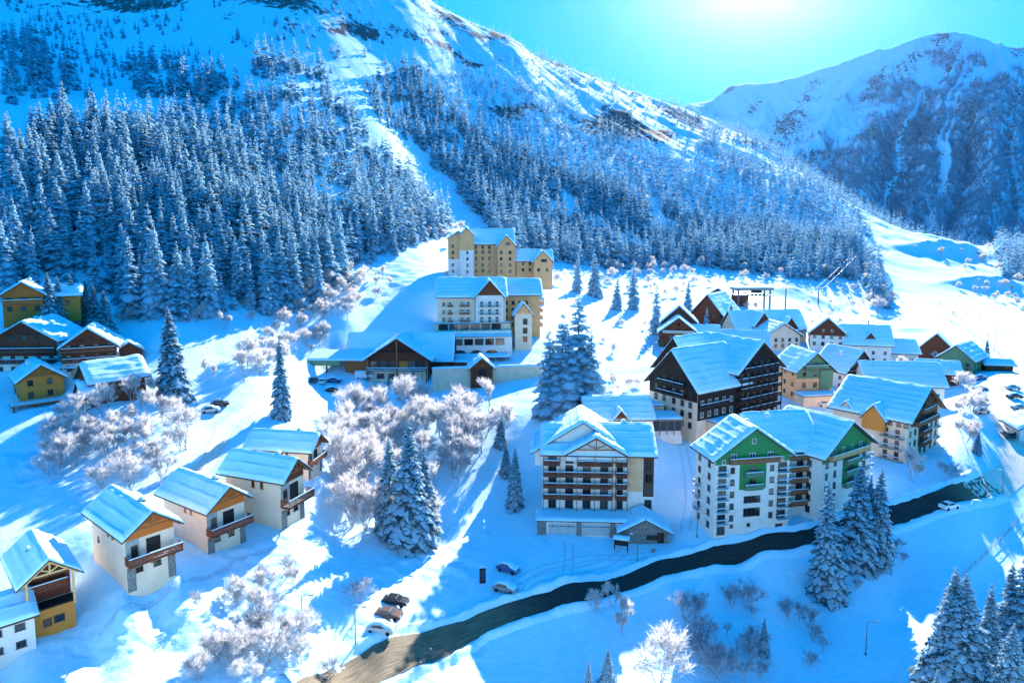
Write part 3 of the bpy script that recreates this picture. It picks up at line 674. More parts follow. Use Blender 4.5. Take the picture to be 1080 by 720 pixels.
# terraces
flat_block(r,-7.5,13.5,-13.5,-8.25,-9,-0.4,M_WHITE,'podium',th=0.35)
for x in range(5):
    x0=-6.5+x*3.6; b=MB(); b.box(x0,x0+3.0,-13.62,-13.5,-3.2,-1.0); o=b.build('window',M_DFRAME,r); b=MB(); b.box(x0+.15,x0+2.85,-13.66,-13.6,-3.05,-1.15); b.build('pane',M_GLASS,o)
for x0 in (-4.4,1.2,6.6):
    n=12; b=MB(); pts=[(x0-2.1,-13.56,-7.6),(x0+2.1,-13.56,-7.6)]+[(x0+2.1*math.cos(math.pi*i/n),-13.56,-6.1+1.2*math.sin(math.pi*i/n)) for i in range(n+1)]
    b.add(pts,[tuple(range(len(pts)))]); b.build('arched_window',M_GLASS,r)
part_box(r,'terrace_band',M_WHITE,-13,13.6,-11.0,-8.24,0.15,1.3)
for x in range(6):
    x0=-11.6+x*3.7; b=MB(); b.box(x0,x0+3.2,-8.35,-8.2,1.4,3.4); b.build('window',M_GLASS,r)
A2=flat_block(r,-13,13.6,-8.22,-6.9,-4,3.5,M_CREAM,'lower_storey',th=0.3)
shed(r,-7.0,12.5,-17.4,-13.6,-7.0,-6.2)
for x in (-6.5,-3,0.5,4,7.5,11): part_box(r,'post',M_CONC,x-.2,x+.2,-17.1,-16.8,-11,-6.9)
# right ochre wing and stair tower
W_=Vol(r,12,15,12.8,17.6,at=(18.0,7.5),rz=90,wall=M_TAN,ov=0.9,og=1.1,snow=0.5,foot=6)
for h in (0.6,3.3,6.0,8.7):
    for a_ in (-4,-1.4,1.4,4): W_.win('front',a_,h+0.3,1.0,1.5,M_DFRAME)
    W_.balcony('front',-4.9,4.9,h,1.2,M_YELLOW,M_CREAM)
    for a_ in (-5,-2.5,0,2.5): W_.win('left',a_,h+0.3,1.0,1.3,M_DFRAME)
W_.gableclad('front',M_YELLOW,11.5)
S_=Vol(r,6.0,6.0,6.8,10.4,at=(18.0,-6.6),wall=M_CREAM,ov=0.8,og=0.8,snow=0.4,foot=9); S_.gableclad('front',M_TAN,6.9)
for h in (-3,0,3.2): S_.win('front',0.6,h,1.6,2.0,M_DFRAME)
A.chimney(1.0,5.5,1.6,1.2,paint('blue_flue',(0.03,0.06,0.14)))

# ---- upper tan residence
p=place(474,291,305,-14,-6,4)
r=house('apartment_block','ochre apartment block with a white stair tower standing highest up the slope','apartment block',p,4,'apartment blocks',(28,12))
T1=Vol(r,9.5,11,16.5,19.6,at=(-9.8,0),wall=M_TAN,ov=0.7,og=0.7,snow=0.4,foot=5)
T1.clad('front',[(-4.7,-3),(4.7,-3),(4.7,7.5),(-4.7,7.5)],M_WHITE,0.08,'render_base')
T2=Vol(r,6.4,4.4,18.0,21.2,at=(-6.2,-5.2),wall=M_WHITE,ov=0.6,og=0.6,snow=0.4,foot=5); T2.gableclad('front',M_TAN,11.5)
for h in (1.4,4.2,7.0,9.8,12.6): T1.win('front',-2.6,h,1.1,1.4,M_DFRAME,out=0.07 if h<7 else 0); T2.win('front',0.3,h,0.9,1.3,M_DFRAME)
H1=Vol(r,11,20,14.6,20.6,at=(5.0,2.5),rz=90,wall=M_TAN,ov=0.8,og=0.8,snow=0.45,foot=5)
for h in (1.4,4.2,7.0,9.8,12.0):
    for a_ in (-7,-4.0,-1.0,4,7): H1.win('left',a_,h,1.1,1.4,M_DFRAME)
H2=Vol(r,8.0,9,13.4,17.8,at=(11.5,-3.2),wall=M_TAN,ov=0.8,og=0.9,snow=0.45,foot=5); H2.win('front',0.6,13.8,2.0,1.2,M_DFRAME)
for h in (1.4,4.2,7.0,9.8):
    for a_ in (-2.4,1.6): H2.win('front',a_,h,1.1,1.4,M_DFRAME)
H3=Vol(r,7.5,16,7.2,11.2,at=(24.0,-3.2),rz=90,wall=M_TAN,ov=0.8,og=0.8,snow=0.45,foot=6)
for a_ in (-5,-2,1,4): H3.win('left',a_,2.0,1.1,1.4,M_DFRAME); H3.win('left',a_,4.8,1.1,1.3,M_DFRAME)
H4=Vol(r,8.5,8,6.6,11.0,at=(27.5,-7.5),wall=M_TAN,ov=0.8,og=0.9,snow=0.45,foot=6); H4.win('front',0.4,6.4,2.6,1.2,M_DFRAME,'wide')
for a_ in (-2,1.8): H4.win('front',a_,2.2,1.1,1.4,M_DFRAME)
# ------------------------------------------------------------------ smaller chalets
def chalet(label, pos, rot, W, L, He, Hr, wall, gable=None, gh=None, rows=(0.4,3.0), cols=None, balc=(), rail=None, side=None, fm=None, ov=0.9, og=1.1, snow=0.42, foot=3.5, name='chalet', group=None, chim=None, truss=None, rear=False):
    r=house(name,label,'chalet',pos,rot,group,(W,L)); v=Vol(r,W,L,He,Hr,wall=wall,ov=ov,og=og,snow=snow,foot=foot)
    fm=fm or M_DFRAME
    if gable: v.gableclad('front',gable,gh if gh is not None else He*0.55,inset=0.02)
    n=max(2,int(W/2.8)); cols=cols or [(-W/2+W*(i+0.5)/n) for i in range(n)]
    for h in rows:
        for a in cols:
            if h+1.6 < He+(W/2-abs(a)-0.6)*v.sl: v.win('front',a,h+0.2,1.1,1.35,fm,out=0.07 if gable else 0)
    for h in balc:
        w=min(W/2-0.2,(Hr-h-1.2)/v.sl) if h>He-1.2 else W/2-0.15
        v.balcony('front',-w,w,h,1.2,rail or M_BROWN,M_BROWN)
    for h in rows:
        if h+1.7<He:
            for f in ('left','right'):
                k=max(2,int(L/3.6))
                for i in range(k): v.win(f,-L/2+L*(i+0.5)/k,h+0.2,1.0,1.25,fm)
    if truss: v.truss('front',truss)
    if chim: v.chimney(chim[0],chim[1])
    return r,v
G_L='brown chalets on the left slope'
# left cluster
p=place(28,336,178,0,-4.5,28)
r,v=chalet('orange timber chalet with a thick white roof, highest of the left cluster',(p[0]-2,p[1]+2,p[2]+1.0),28,9,9,5.2,8.2,M_ORANGE,rows=(0.6,3.0),balc=(2.9,),rail=M_ORANGE,chim=(1,1))
Vv=Vol(r,7,12,4.4,6.6,at=(6.5,2.6),rz=90,wall=M_YELLOW,ov=0.9,og=0.8,snow=0.5,foot=3)
for a_ in (-3,0,3): Vv.win('left',a_,1.6,1.1,1.3,M_DFRAME)
p=place(30,394,170,0,-6,4)
r,v=chalet('large brown timber chalet with two long balconies at the left edge',p,4,15.5,13,8.6,13.2,M_WHITE,M_BROWN,4.6,rows=(0.4,3.1,5.8,8.6),balc=(3.0,5.8),rail=M_BROWN,truss=M_BROWN,group=G_L,chim=(-2,2))
part_box(r,'link_wall',M_WHITE,7.8,13.0,-1.0,6.0,-3,7.4); snow_slab(r,None,7.6,13.2,-1.3,6.4,7.4,.5)
b=Vol(r,5,6,1.8,2.6,at=(10.0,-6.5),wall=M_TAN,ov=0.5,og=0.4,snow=0.4,foot=3,name='lean_to_wall',rz=90)
p=place(96,392,170,0,-5,24)
r,v=chalet('brown timber chalet with a deep shaded roof slope, right of the largest brown one',p,24,12.0,11,6.6,11.0,M_WHITE,M_BROWN,3.9,rows=(0.4,3.0,5.6),balc=(2.9,5.5),rail=M_RED,truss=M_BROWN,group=G_L)
V2=Vol(r,6,7,4.0,6.0,at=(7.5,4),rz=10,wall=M_BROWN,ov=0.8,og=0.8,snow=0.45,foot=3)
p=place(22,423,156,-4.2,-4.8,42)
r,v=chalet('honey-coloured timber chalet standing on a railed deck with a striped snow roof',p,42,8.8,10.5,4.8,8.0,M_YELLOW,rows=(0.4,3.2),cols=[-2.2,1.6],fm=M_DFRAME,chim=(-1.6,1.8),truss=M_BEAM)
d=MB(); d.box(-6.6,8.5,-9.2,-5.3,-0.35,-0.1); dk=d.build('deck',M_BEAM,r); snow_slab(dk,None,-6.5,8.4,-9.1,-5.4,-0.1,0.22)
rl=MB()
for i in range(60): x=-6.5+i*14.9/59; rl.box(x-.025,x+.025,-9.2,-9.15,-0.1,0.9)
rl.box(-6.6,8.5,-9.22,-9.14,0.9,1.0); rl.build('railing',M_CONC,dk)
for x in (-6,-2,2.5,7.5): part_box(r,'post',M_BROWN,x-.15,x+.15,-8.9,-8.6,-6,-0.36)
p=place(100,419,156,0,-4,-42)
r,v=chalet('red-brown chalet half buried under a bright white roof, small porch gable in front',p,-42,8.5,11.5,4.6,8.0,M_RED,rows=(0.6,3.0),cols=[-2.0,1.8],snow=0.6)
P2=Vol(r,3.6,3.2,2.6,4.6,at=(3.2,-6.4),wall=M_BROWN,ov=0.6,og=0.6,snow=0.35,foot=3,name='porch_wall'); P2.door('front',0,0,1.2,2.0,M_DARK)

# middle: red-brown chalets under the ski lift
G_M='village chalets on the right'
p=place(715,367,262,0,-6,-12)
r,v=chalet('red-brown chalet with dotted small windows beside the ski run',p,-12,14.5,11,6.0,11.6,M_RED,M_RED,5,rows=(0.5,3.2,5.9,8.3),balc=(5.8,),rail=M_CREAM,group=G_M)
Vol(r,14,12,8.6,15.0,at=(0.5,10.5),wall=M_BROWN,ov=0.9,og=1.0,snow=0.45,foot=4)
V3=Vol(r,9,10,4.5,8.0,at=(10.5,1.0),rz=90,wall=M_RED,ov=0.8,og=0.8,snow=0.5,foot=4)
p=place(768,349,290,6.5,-2,-38)
r,v=chalet('dark brown chalet with a tall end gable and a dormer, just below the lift station',p,-38,15,19,7.0,15.6,M_BROWN,rows=(3.2,6.0),group=G_M,rail=M_BROWN,foot=4)
Dm=Vol(r,4.5,5,9,11.4,at=(4.8,-3),rz=90,wall=M_BROWN,ov=0.6,og=0.5,snow=0.35,foot=-7,name='dormer_wall')
v.clad('right',[(-9.4,-1),(9.4,-1),(9.4,3.0),(-9.4,3.0)],M_PALE,0.08,'render_base')
p=place(818,366,262,0,-6,8)
r,v=chalet('long low chalet with a steep little front gable behind the dark block',p,8,14,22,5.4,9.8,M_CREAM,rows=(0.6,2.8),group=G_M)
Vb=Vol(r,13,30,6.0,12.4,at=(2,7.5),rz=90,wall=M_CREAM,ov=0.9,og=0.8,snow=0.45,foot=4)
Vol(r,6.5,7,8.0,12.6,at=(-2.5,3.0),wall=M_BROWN,ov=0.7,og=0.7,snow=0.35,foot=-5,name='dormer_wall')
Vol(r,5.0,7,7.0,10.4,at=(9.0,3.0),wall=M_BROWN,ov=0.7,og=0.7,snow=0.35,foot=-5,name='dormer_wall')
p=place(857,420,198,0,-5.5,10)
r,v=chalet('pale green gabled chalet on a cream base in the middle of the village',p,10,11.6,12,8.6,13.6,M_PALE,M_GREENP,6.2,rows=(0.5,3.4,6.6,9.4),cols=[-3.4,0.2],balc=(9.2,),rail=M_GREENP,group=G_M)
v.clad('front',[(1.6,3.0),(5.7,3.0),(5.7,8.6),(1.6,8.6)],M_GREENP,0.5,'loggia'); flat_block(r,-6.5,5.0,-11,-6.3,-3,2.0,M_CREAM,'annex',th=.5)
p=place(905,410,222,0,-6,22)
r,v=chalet('chalet with a dark snow-flecked gable and white ground floor',p,22,13,13,6.4,12.8,M_WHITE,M_DARK,4.2,rows=(0.5,3.2,5.9,8.6),balc=(5.7,8.4),rail=M_DARK,group=G_M,chim=(-2.5,-1))
p=place(928,380,258,0,-6,75)
r,v=chalet('chalet with a wide teal-shaded roof and small peak, behind the dark gabled one',p,75,13.5,16,7.2,13.2,M_WHITE,rows=(0.5,3.2),group=G_M)
Vol(r,4.2,5,8.4,11.2,at=(-3.0,-1.0),rz=-90,wall=M_BROWN,ov=0.5,og=0.5,snow=0.3,foot=-5.5,name='dormer_wall')
p=place(960,386,262,0,-6,80)
chalet('narrow low chalet squeezed between the wide-roofed one and the steep gabled one',p,80,11,13,6.2,10.2,M_WHITE,rows=(0.5,),group=G_M)
p=place(986,384,268,0,-6,-30)
chalet('small steep chalet whose dark gable faces the ski slope',p,-30,13,13,5.6,12.2,M_BROWN,rows=(0.5,3.0),group=G_M)
p=place(1010,392,246,0,-5,-48)
chalet('small green-sided chalet at the right end of the village by the parking',p,-48,11,16,5.4,10,M_GREENP,rows=(0.5,2.6),group=G_M)
p=place(970,424,212,0,-7,80)
r,v=chalet('broad hall under one plain snow roof behind the orange dormer block',p,80,14,22,7.0,12.4,M_WHITE,rows=(0.5,3.0),group=G_M)
p=place(1088,466,176,-1,-4,-10)
r,v=chalet('small white chalet with a snow roof cut by the right picture edge',p,-10,8,8,3.6,6.0,M_WHITE,rows=(0.5,),group=G_M)
p=place(757,318,340,0,-3,-20)
chalet('tiny snow-covered hut left of the lift station roof',p,-20,9,9,3.5,6.5,M_BROWN,rows=(0.5,))
p=place(1058,392,245,0,-3,20)
chalet('low hut with a flat snowy roof beyond the car park',p,80,6,9,2.6,4.0,M_BROWN,rows=(0.5,))
p=place(872,366,258,0,-6,-20)
chalet('white chalet with a brown gable standing above the pale green one',p,-20,12,13,5.6,11,M_WHITE,M_BROWN,4.5,rows=(0.5,3.2,5.6),group=G_M)
p=place(803,384,238,0,-6,72)
chalet('cream chalet tucked behind the right shoulder of the dark timber block',p,72,12,15,6.5,11.4,M_CREAM,rows=(0.5,3.2),group=G_M)
p=place(1004,404,230,0,-5,70)
chalet('low brown chalet between the broad hall and the parked cars',p,70,9,12,4.2,7.4,M_BROWN,rows=(0.5,),group=G_M)
# ------------------------------------------------------------------ trees
def conifer_arrays(seed, h, rad, whorls, nb, twigs, snow=0.8, base=0.06, cov=1.0, wk=1.0):
    """snow-laden spruce: drooping boughs of needle fans with snow pads on them. returns verts, tris/quads, slots"""
    rg=np.random.default_rng(seed); V=[]; Fq=[]; S=[]
    def quad(a,b,c,d,s):
        k=len(V); V.extend([a,b,c,d]); Fq.append((k,k+1,k+2,k+3)); S.append(s)
    for i in range(whorls):
        t=(i+rg.uniform(-.25,.25))/(whorls-1); t=min(max(t,0),1)
        z0=h*(base+(0.985-base)*t); L=rad*(1-t)**0.85*(0.9+0.25*rg.random())+rad*0.05
        L*=1.0 if t>0.06 else 0.85
        n=max(4,int(nb*(1-0.45*t))); ph=rg.uniform(0,6.28)
        for j in range(n):
            az=ph+6.2832*j/n+rg.uniform(-.22,.22); l=L*rg.uniform(0.75,1.18)
            ca,sa=math.cos(az),math.sin(az); dr=rg.uniform(0.42,0.75)*(1-0.5*t); up=0.12+0.35*t
            segs=max(1,twigs)
            P=[]; zj=z0+rg.uniform(-.5,.5)*h/whorls
            for k in range(segs+1):
                q=k/segs; r=l*q; z=zj+l*(up*q-dr*q*q*1.5)+ (0.10*l*q**3)
                P.append((r,z))
            wd=(l*rg.uniform(0.26,0.38)+0.06*rad)*wk
            sn=rg.random()<snow
            for k in range(segs):
                r0,za=P[k]; r1,zb=P[k+1]; q0=k/segs; q1=(k+1)/segs
                w0=wd*(0.35+0.9*math.sin(min(1,q0*1.25+0.12)*2.6)); w1=wd*(0.35+0.9*math.sin(min(1,q1*1.25+0.12)*2.6))*0.82
                if k==segs-1: w1*=0.25
                for sg in (-1,1):
                    a=(ca*r0,sa*r0,za); b=(ca*r1,sa*r1,zb)
                    f=rg.uniform(0.75,1.2); dp=rg.uniform(0.3,0.8)
                    # the fan's outer edge leans forward and hangs
                    c=(ca*(r1+.15*w1)-sg*sa*w1*f, sa*(r1+.15*w1)+sg*ca*w1*f, zb-w1*dp)
                    d=(ca*(r0+.35*w0)-sg*sa*w0*f, sa*(r0+.35*w0)+sg*ca*w0*f, za-w0*dp)
                    quad(a,b,c,d,0)
                    if sn or rg.random()<0.6:
                        g=rg.uniform(0.6,1.08)*cov; lift=0.012*h*0.5
                        m0=0.10; 
                        a2=(a[0],a[1],a[2]+lift); b2=(b[0],b[1],b[2]+lift)
                        c2=(b[0]+(c[0]-b[0])*g,b[1]+(c[1]-b[1])*g,b[2]+(c[2]-b[2])*g+lift*.9)
                        d2=(a[0]+(d[0]-a[0])*g,a[1]+(d[1]-a[1])*g,a[2]+(d[2]-a[2])*g+lift*.9)
                        quad(a2,b2,c2,d2,1)
    return np.array(V,float), np.array(Fq,np.int32), np.array(S,np.int32)
def arrays_mesh(name, V, Fq, S, mats, smooth=False):
    me=bpy.data.meshes.new(name); n=len(Fq); k=Fq.shape[1]
    me.vertices.add(len(V)); me.vertices.foreach_set('co', np.asarray(V,np.float32).ravel())
    me.loops.add(n*k); me.loops.foreach_set('vertex_index', Fq.ravel().astype(np.int32))
    me.polygons.add(n); me.polygons.foreach_set('loop_start', np.arange(0,n*k,k,dtype=np.int32)); me.polygons.foreach_set('loop_total', np.full(n,k,np.int32))
    for m in mats: me.materials.append(m)
    me.polygons.foreach_set('material_index', np.asarray(S,np.int32))
    if smooth: me.polygons.foreach_set('use_smooth', np.ones(n,bool))
    me.update(calc_edges=True); me.validate(); return me
def trunk_mesh(h, r0, lean=0.0):
    b=MB(); b.tube([(0,0,-1.2),(0.01,0,h*0.25),(0.0,0.02,h*0.6),(0,0,h*0.985)],[r0*1.25,r0,r0*0.6,0.03],7); return b.mesh('trunk',M_BARK,True)
HREF=22.0
NEAR=[]   # (crown, trunk) master meshes, detailed
for k,(rad,wh,nb,sn,bs) in enumerate([(4.4,33,17,.95,.05),(3.7,32,16,.9,.07),(4.9,33,18,.88,.04),(3.4,33,15,.97,.08)]):
    NEAR.append((arrays_mesh('crown',*conifer_arrays(100+k,HREF,rad,wh,nb,6,sn,bs,1.0,.68),[M_NEEDLE,M_BOUGH]), trunk_mesh(HREF,0.30)))
MIDS=[]
for k,(rad,wh,nb,sn,bs) in enumerate([(4.2,20,10,.92,.05),(3.7,19,10,.88,.07),(4.6,20,10,.9,.04),(3.3,19,9,.95,.09),(3.9,18,10,.85,.05)]):
    MIDS.append((arrays_mesh('crown',*conifer_arrays(200+k,HREF,rad,wh,nb,3,sn,bs),[M_NEEDLEF,M_BOUGH]), trunk_mesh(HREF,0.28)))
def conifer(x, y, h, label, group=None, lib=None, k=None, wide=1.0, name='fir_tree', z=None):
    lib=lib or NEAR; cm,tm=lib[(k if k is not None else random.randrange(len(lib)))%len(lib)]
    o=empty(name,(x,y,(gz(x,y) if z is None else z)-0.25),random.uniform(0,6.28)); o.rotation_euler=(random.gauss(0,.022),random.gauss(0,.022),random.uniform(0,6.28)); s=h/HREF; o.scale=(s*wide,s*wide,s)
    tag(o,label,'fir tree',group); link('trunk',tm,o); link('crown',cm,o); return o

# ---- frosted broadleaf trees and bushes
def frost_arrays(seed, h, spread, stems, depth, tw):
    rg=random.Random(seed); wood=MB(); V=[]; Fq=[]; S=[]
    def twig(p,d,l):
        w=rg.uniform(0.035,0.07)*(0.6+l*0.5); u=Vector((rg.uniform(-1,1),rg.uniform(-1,1),rg.uniform(-1,1)))
        a=d.cross(u); 
        if a.length<1e-3: return
        a=a.normalized()*w; q=p+d*l; k=len(V)
        V.extend([tuple(p-a*.5),tuple(p+a*.5),tuple(q+a*.35),tuple(q-a*.35)]); Fq.append((k,k+1,k+2,k+3)); S.append(0)
    def grow(p,d,l,r,lv):
        q=p+d*l*0.5+Vector((rg.uniform(-.08,.08),rg.uniform(-.08,.08),0.02))*l; e=q+(d+Vector((rg.uniform(-.2,.2),rg.uniform(-.2,.2),0.10))).normalized()*l*0.5
        if lv<=2: wood.tube([p,q,e],[r,r*.8,r*.6],4 if lv else 6,0,False)
        else:
            twig(p,(e-p).normalized(),(e-p).length)
        if lv>=depth:
            for i in range(tw):
                dd=(d+Vector((rg.uniform(-.9,.9),rg.uniform(-.9,.9),rg.uniform(-.4,1.0)))).normalized()
                twig(p+(e-p)*rg.uniform(0.1,1),dd,l*rg.uniform(.6,1.5))
            return
        n=rg.choice((3,3,4)) if lv else rg.choice((4,5))
        for i in range(n):
            t=rg.uniform(0.45,1.0) if lv else rg.uniform(0.4,1.0)
            dd=(d*0.75+Vector((rg.uniform(-1,1),rg.uniform(-1,1),rg.uniform(-.25,.75)))*spread).normalized()
            o=p+(e-p)*t; grow(o,dd,l*rg.uniform(.55,.78),r*.55,lv+1)
    for i in range(stems):
        an=6.283*i/stems+rg.uniform(-.4,.4); d=Vector((math.cos(an)*.35*(stems>1),math.sin(an)*.35*(stems>1),1)).normalized()
        grow(Vector((math.cos(an)*.2*(stems>1),math.sin(an)*.2*(stems>1),-.3)),d,h*.36*rg.uniform(.85,1.1),h*.016 if stems==1 else h*.011,0)
    return wood,(np.array(V),np.array(Fq,np.int32),np.array(S,np.int32))
M_FBARK=mat('frosted_bark',(0.60,0.62,0.66),(0.20,0.18,0.18),scale=2.5)
FROST=[]
for k,(sp,st,dp,tw) in enumerate([(0.50,1,4,17),(0.55,3,4,8),(0.45,2,4,11),(0.66,4,4,7)]):
    w,a=frost_arrays(300+k,10.0,sp,st,dp,tw)
    FROST.append((arrays_mesh('crown',*a,[M_FROST]), w.mesh('trunk',M_FBARK)))
M_FROSTB=thin('thin_frosted_bush',mat('thin_frosted_twigs',(0.66,0.68,0.74),(0.20,0.20,0.23),scale=0.8),.35)
BARE=[]
for k,(sp,st,dp,tw) in enumerate([(0.7,1,3,9),(0.9,4,3,6),(0.8,3,3,6)]):
    w,a=frost_arrays(340+k,10.0,sp,st,dp,tw)
    BARE.append((arrays_mesh('crown',*a,[M_FROSTB]), w.mesh('trunk',M_FBARK)))
def frosty(x, y, h, label, group=None, lib=None, k=None, wide=1.0, name='frosted_tree', cat='frosted tree'):
    lib=lib or FROST; cm,tm=lib[(k if k is not None else random.randrange(len(lib)))%len(lib)]
    o=empty(name,(x,y,gz(x,y)-0.1),random.uniform(0,6.28)); s=h/10.0; o.scale=(s*wide,s*wide,s)
    tag(o,label,cat,group); link('trunk',tm,o); link('crown',cm,o); return o

# ---- far forest: one low-detail spruce repeated into a single mass
FARV=[conifer_arrays(400+k,18.0,r_,10,7,2,.9,.05) for k,r_ in enumerate((3.5,3.1,3.9,2.9))]
TINY2=[conifer_arrays(450+k,18.0,r_,5,6,1,.75,.03) for k,r_ in enumerate((4.0,3.5,4.4))]
TINY=[conifer_arrays(430+k,18.0,r_,6,6,1,.8,.04) for k,r_ in enumerate((3.6,3.2,4.0))]
def forest_mass(name, pts, lib, label, rgen):
    """pts: x, y, z, height"""
    Vs=[];Fs=[];Ss=[];base=0
    for i in range(len(pts)):
        V,Fq,S=lib[rgen.integers(len(lib))]; x,y,z,h=pts[i]; s=h/18.0; a=rgen.uniform(0,6.28); ws=s*rgen.uniform(.85,1.15)
        c,sn=math.cos(a)*ws,math.sin(a)*ws
        W=np.empty_like(V); W[:,0]=x+V[:,0]*c-V[:,1]*sn; W[:,1]=y+V[:,0]*sn+V[:,1]*c; W[:,2]=z-0.4+V[:,2]*s
        Vs.append(W);Fs.append(Fq+base);Ss.append(S);base+=len(V)
    me=arrays_mesh(name,np.concatenate(Vs),np.concatenate(Fs),np.concatenate(Ss),[M_NEEDLEF,M_BOUGH])
    o=link(name,me); tag(o,label,'forest',None,'stuff'); return o
# ------------------------------------------------------------------ ground, roads, mountains
T.fit([spot(*s) for s in SPOTS]+EXTRA)
def poly_mask(u, v, poly):
    inside=np.zeros(len(u),bool); n=len(poly); j=n-1
    for i in range(n):
        xi,yi=poly[i]; xj,yj=poly[j]
        c=((yi>v)!=(yj>v))&(u<(xj-xi)*(v-yi)/(yj-yi+1e-9)+xi); inside^=c; j=i
    return inside
def ground_material():
    m,nt,b=new_mat('snow_ground'); L=nt.links
    tc=N(nt,'ShaderNodeTexCoord')
    at=N(nt,'ShaderNodeAttribute'); at.attribute_name='rock'
    n1=N(nt,'ShaderNodeTexNoise',Scale=0.9,Detail=6.0); n2=N(nt,'ShaderNodeTexNoise',Scale=0.16,Detail=10.0,Roughness=0.72); n3=N(nt,'ShaderNodeTexNoise',Scale=4.0,Detail=5.0)
    for n in (n1,n2,n3): L.new(tc.outputs['Object'],n.inputs['Vector'])
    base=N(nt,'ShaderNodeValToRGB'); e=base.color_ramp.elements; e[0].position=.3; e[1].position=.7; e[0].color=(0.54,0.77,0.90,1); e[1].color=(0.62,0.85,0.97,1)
    L.new(n1.outputs['Fac'],base.inputs['Fac'])
    # bare rock and scrub showing through
    ad=N(nt,'ShaderNodeMath',operation='ADD'); L.new(n2.outputs['Fac'],ad.inputs[0]); L.new(at.outputs['Fac'],ad.inputs[1])
    th=N(nt,'ShaderNodeValToRGB'); e=th.color_ramp.elements; e[0].position=1.0*0.98; e[1].position=1.0; 
    sb=N(nt,'ShaderNodeMath',operation='SUBTRACT'); L.new(ad.outputs[0],sb.inputs[0]); sb.inputs[1].default_value=0.12
    e[0].position=.90; e[1].position=.97; L.new(sb.outputs[0],th.inputs['Fac'])
    rk=N(nt,'ShaderNodeValToRGB'); e=rk.color_ramp.elements; e[0].position=.3; e[1].position=.7; e[0].color=(0.05,0.052,0.056,1); e[1].color=(0.17,0.17,0.175,1)
    L.new(n3.outputs['Fac'],rk.inputs['Fac'])
    mx=N(nt,'ShaderNodeMixRGB'); L.new(th.outputs['Color'],mx.inputs['Fac']); L.new(base.outputs['Color'],mx.inputs['Color1']); L.new(rk.outputs['Color'],mx.inputs['Color2'])
    L.new(mx.outputs['Color'],b.inputs['Base Color']); b.inputs['Roughness'].default_value=.8; b.inputs['Specular IOR Level'].default_value=.02
    mu=N(nt,'ShaderNodeMath',operation='MULTIPLY_ADD'); L.new(n2.outputs['Fac'],mu.inputs[0]); mu.inputs[1].default_value=2.0; m5=N(nt,'ShaderNodeMath',operation='MULTIPLY_ADD'); L.new(n3.outputs['Fac'],m5.inputs[0]); m5.inputs[1].default_value=.35; L.new(n1.outputs['Fac'],m5.inputs[2]); L.new(m5.outputs[0],mu.inputs[2])
    bp=N(nt,'ShaderNodeBump',Strength=.35,Distance=.35); L.new(mu.outputs[0],bp.inputs['Height']); L.new(bp.outputs['Normal'],b.inputs['Normal'])
    return m
M_GROUND=ground_material()
def grid_mesh(name, X, Y, Z, m, rock=None):
    nx,ny=X.shape; V=np.stack([X,Y,Z],2).reshape(-1,3)
    i=np.arange(nx-1)[:,None]*ny+np.arange(ny-1)[None,:]; i=i.ravel()
    Fq=np.stack([i,i+ny,i+ny+1,i+1],1)
    me=arrays_mesh(name,V,Fq,np.zeros(len(Fq),np.int32),[m],True)
    if rock is not None:
        a=me.attributes.new('rock','FLOAT','POINT'); a.data.foreach_set('value',np.asarray(rock,np.float32).ravel())
    return me
sv=np.linspace(-1.4,1.5,600); wv=np.concatenate([np.linspace(math.log(45),math.log(70),20)[:-1],np.linspace(math.log(70),math.log(330),430)[:-1],np.linspace(math.log(330),math.log(1700),330)])
SS,WW=np.meshgrid(sv,wv,indexing='ij'); GY=np.exp(WW); GX=SS*GY; GZ=T(GX.ravel(),GY.ravel()).reshape(GX.shape)
gu,gv=proj(GX,GY,GZ)
far=sstep(380,620,GY)
rock=np.where(far>0, far*(0.39+0.27*sstep(-0.1,0.5,fbm(GX/60,GZ/28,4,41)))*sstep(30,120,GZ), 0)
rock=np.maximum(rock, rough_mask(gu,gv,GY)*0.36*(GY<420))
rock=np.maximum(rock, 0.44*np.exp(-((gu-440)/110)**2-((gv-30)/32)**2)*(GY>400)+0.0)
rock=np.maximum(rock, 0.42*np.exp(-((gu-232)/30)**2-((gv-16)/12)**2)*(GY>400))
rock=np.maximum(rock, 0.42*np.exp(-((gu-1015)/60)**2-((gv-335)/22)**2)*(GY<600)); rock=np.maximum(rock, 0.40*np.exp(-((gu-1060)/60)**2-((gv-290)/25)**2)); rock=np.maximum(rock,0.38*np.exp(-((gu-60)/90)**2-((gv-145)/25)**2)); rock=np.maximum(rock,0.36*np.exp(-((gu-880)/60)**2-((gv-330)/30)**2))
me=grid_mesh('ground',GX,GY,GZ,M_GROUND,rock); tag(link('ground',me),None,None,None,'structure')
bpy.data.objects['ground']['label']='snow covered valley floor and mountainside around the village'
# right-hand mountain beyond the valley
RID=np.array([(560,175),(640,140),(690,118),(725,112),(750,108),(770,92),(790,89),(810,88),(840,82),(862,74),(880,70),(900,62),(925,52),(935,53),(950,47),(975,38),(985,36),(1010,34),(1040,42),(1060,50),(1080,53),(1130,66),(1200,50),(1300,80),(1450,120),(1700,160)],float)
us=np.linspace(560,1700,640); rv=np.interp(us,RID[:,0],RID[:,1]); tt=np.concatenate([np.linspace(0,1,330),np.linspace(1.02,1.6,20)])
UU,TT=np.meshgrid(us,tt,indexing='ij'); RV=np.repeat(rv[:,None],len(tt),1)
a_=(UU-540)/F/CP
tq=np.minimum(TT,1); MY=1150+1250*TT+180*np.sin(UU/210)*tq
sR=(UU-540)/F; zr=((V0-RV)/F*CP-SP)/(CP+(V0-RV)/F*SP)
Yr=2400+180*np.sin(UU/210); Zr=zr*Yr
Zb=-330.0
prof=tq**1.02; MZ=Zb+(Zr-Zb)*prof-np.maximum(TT-1,0)*1100
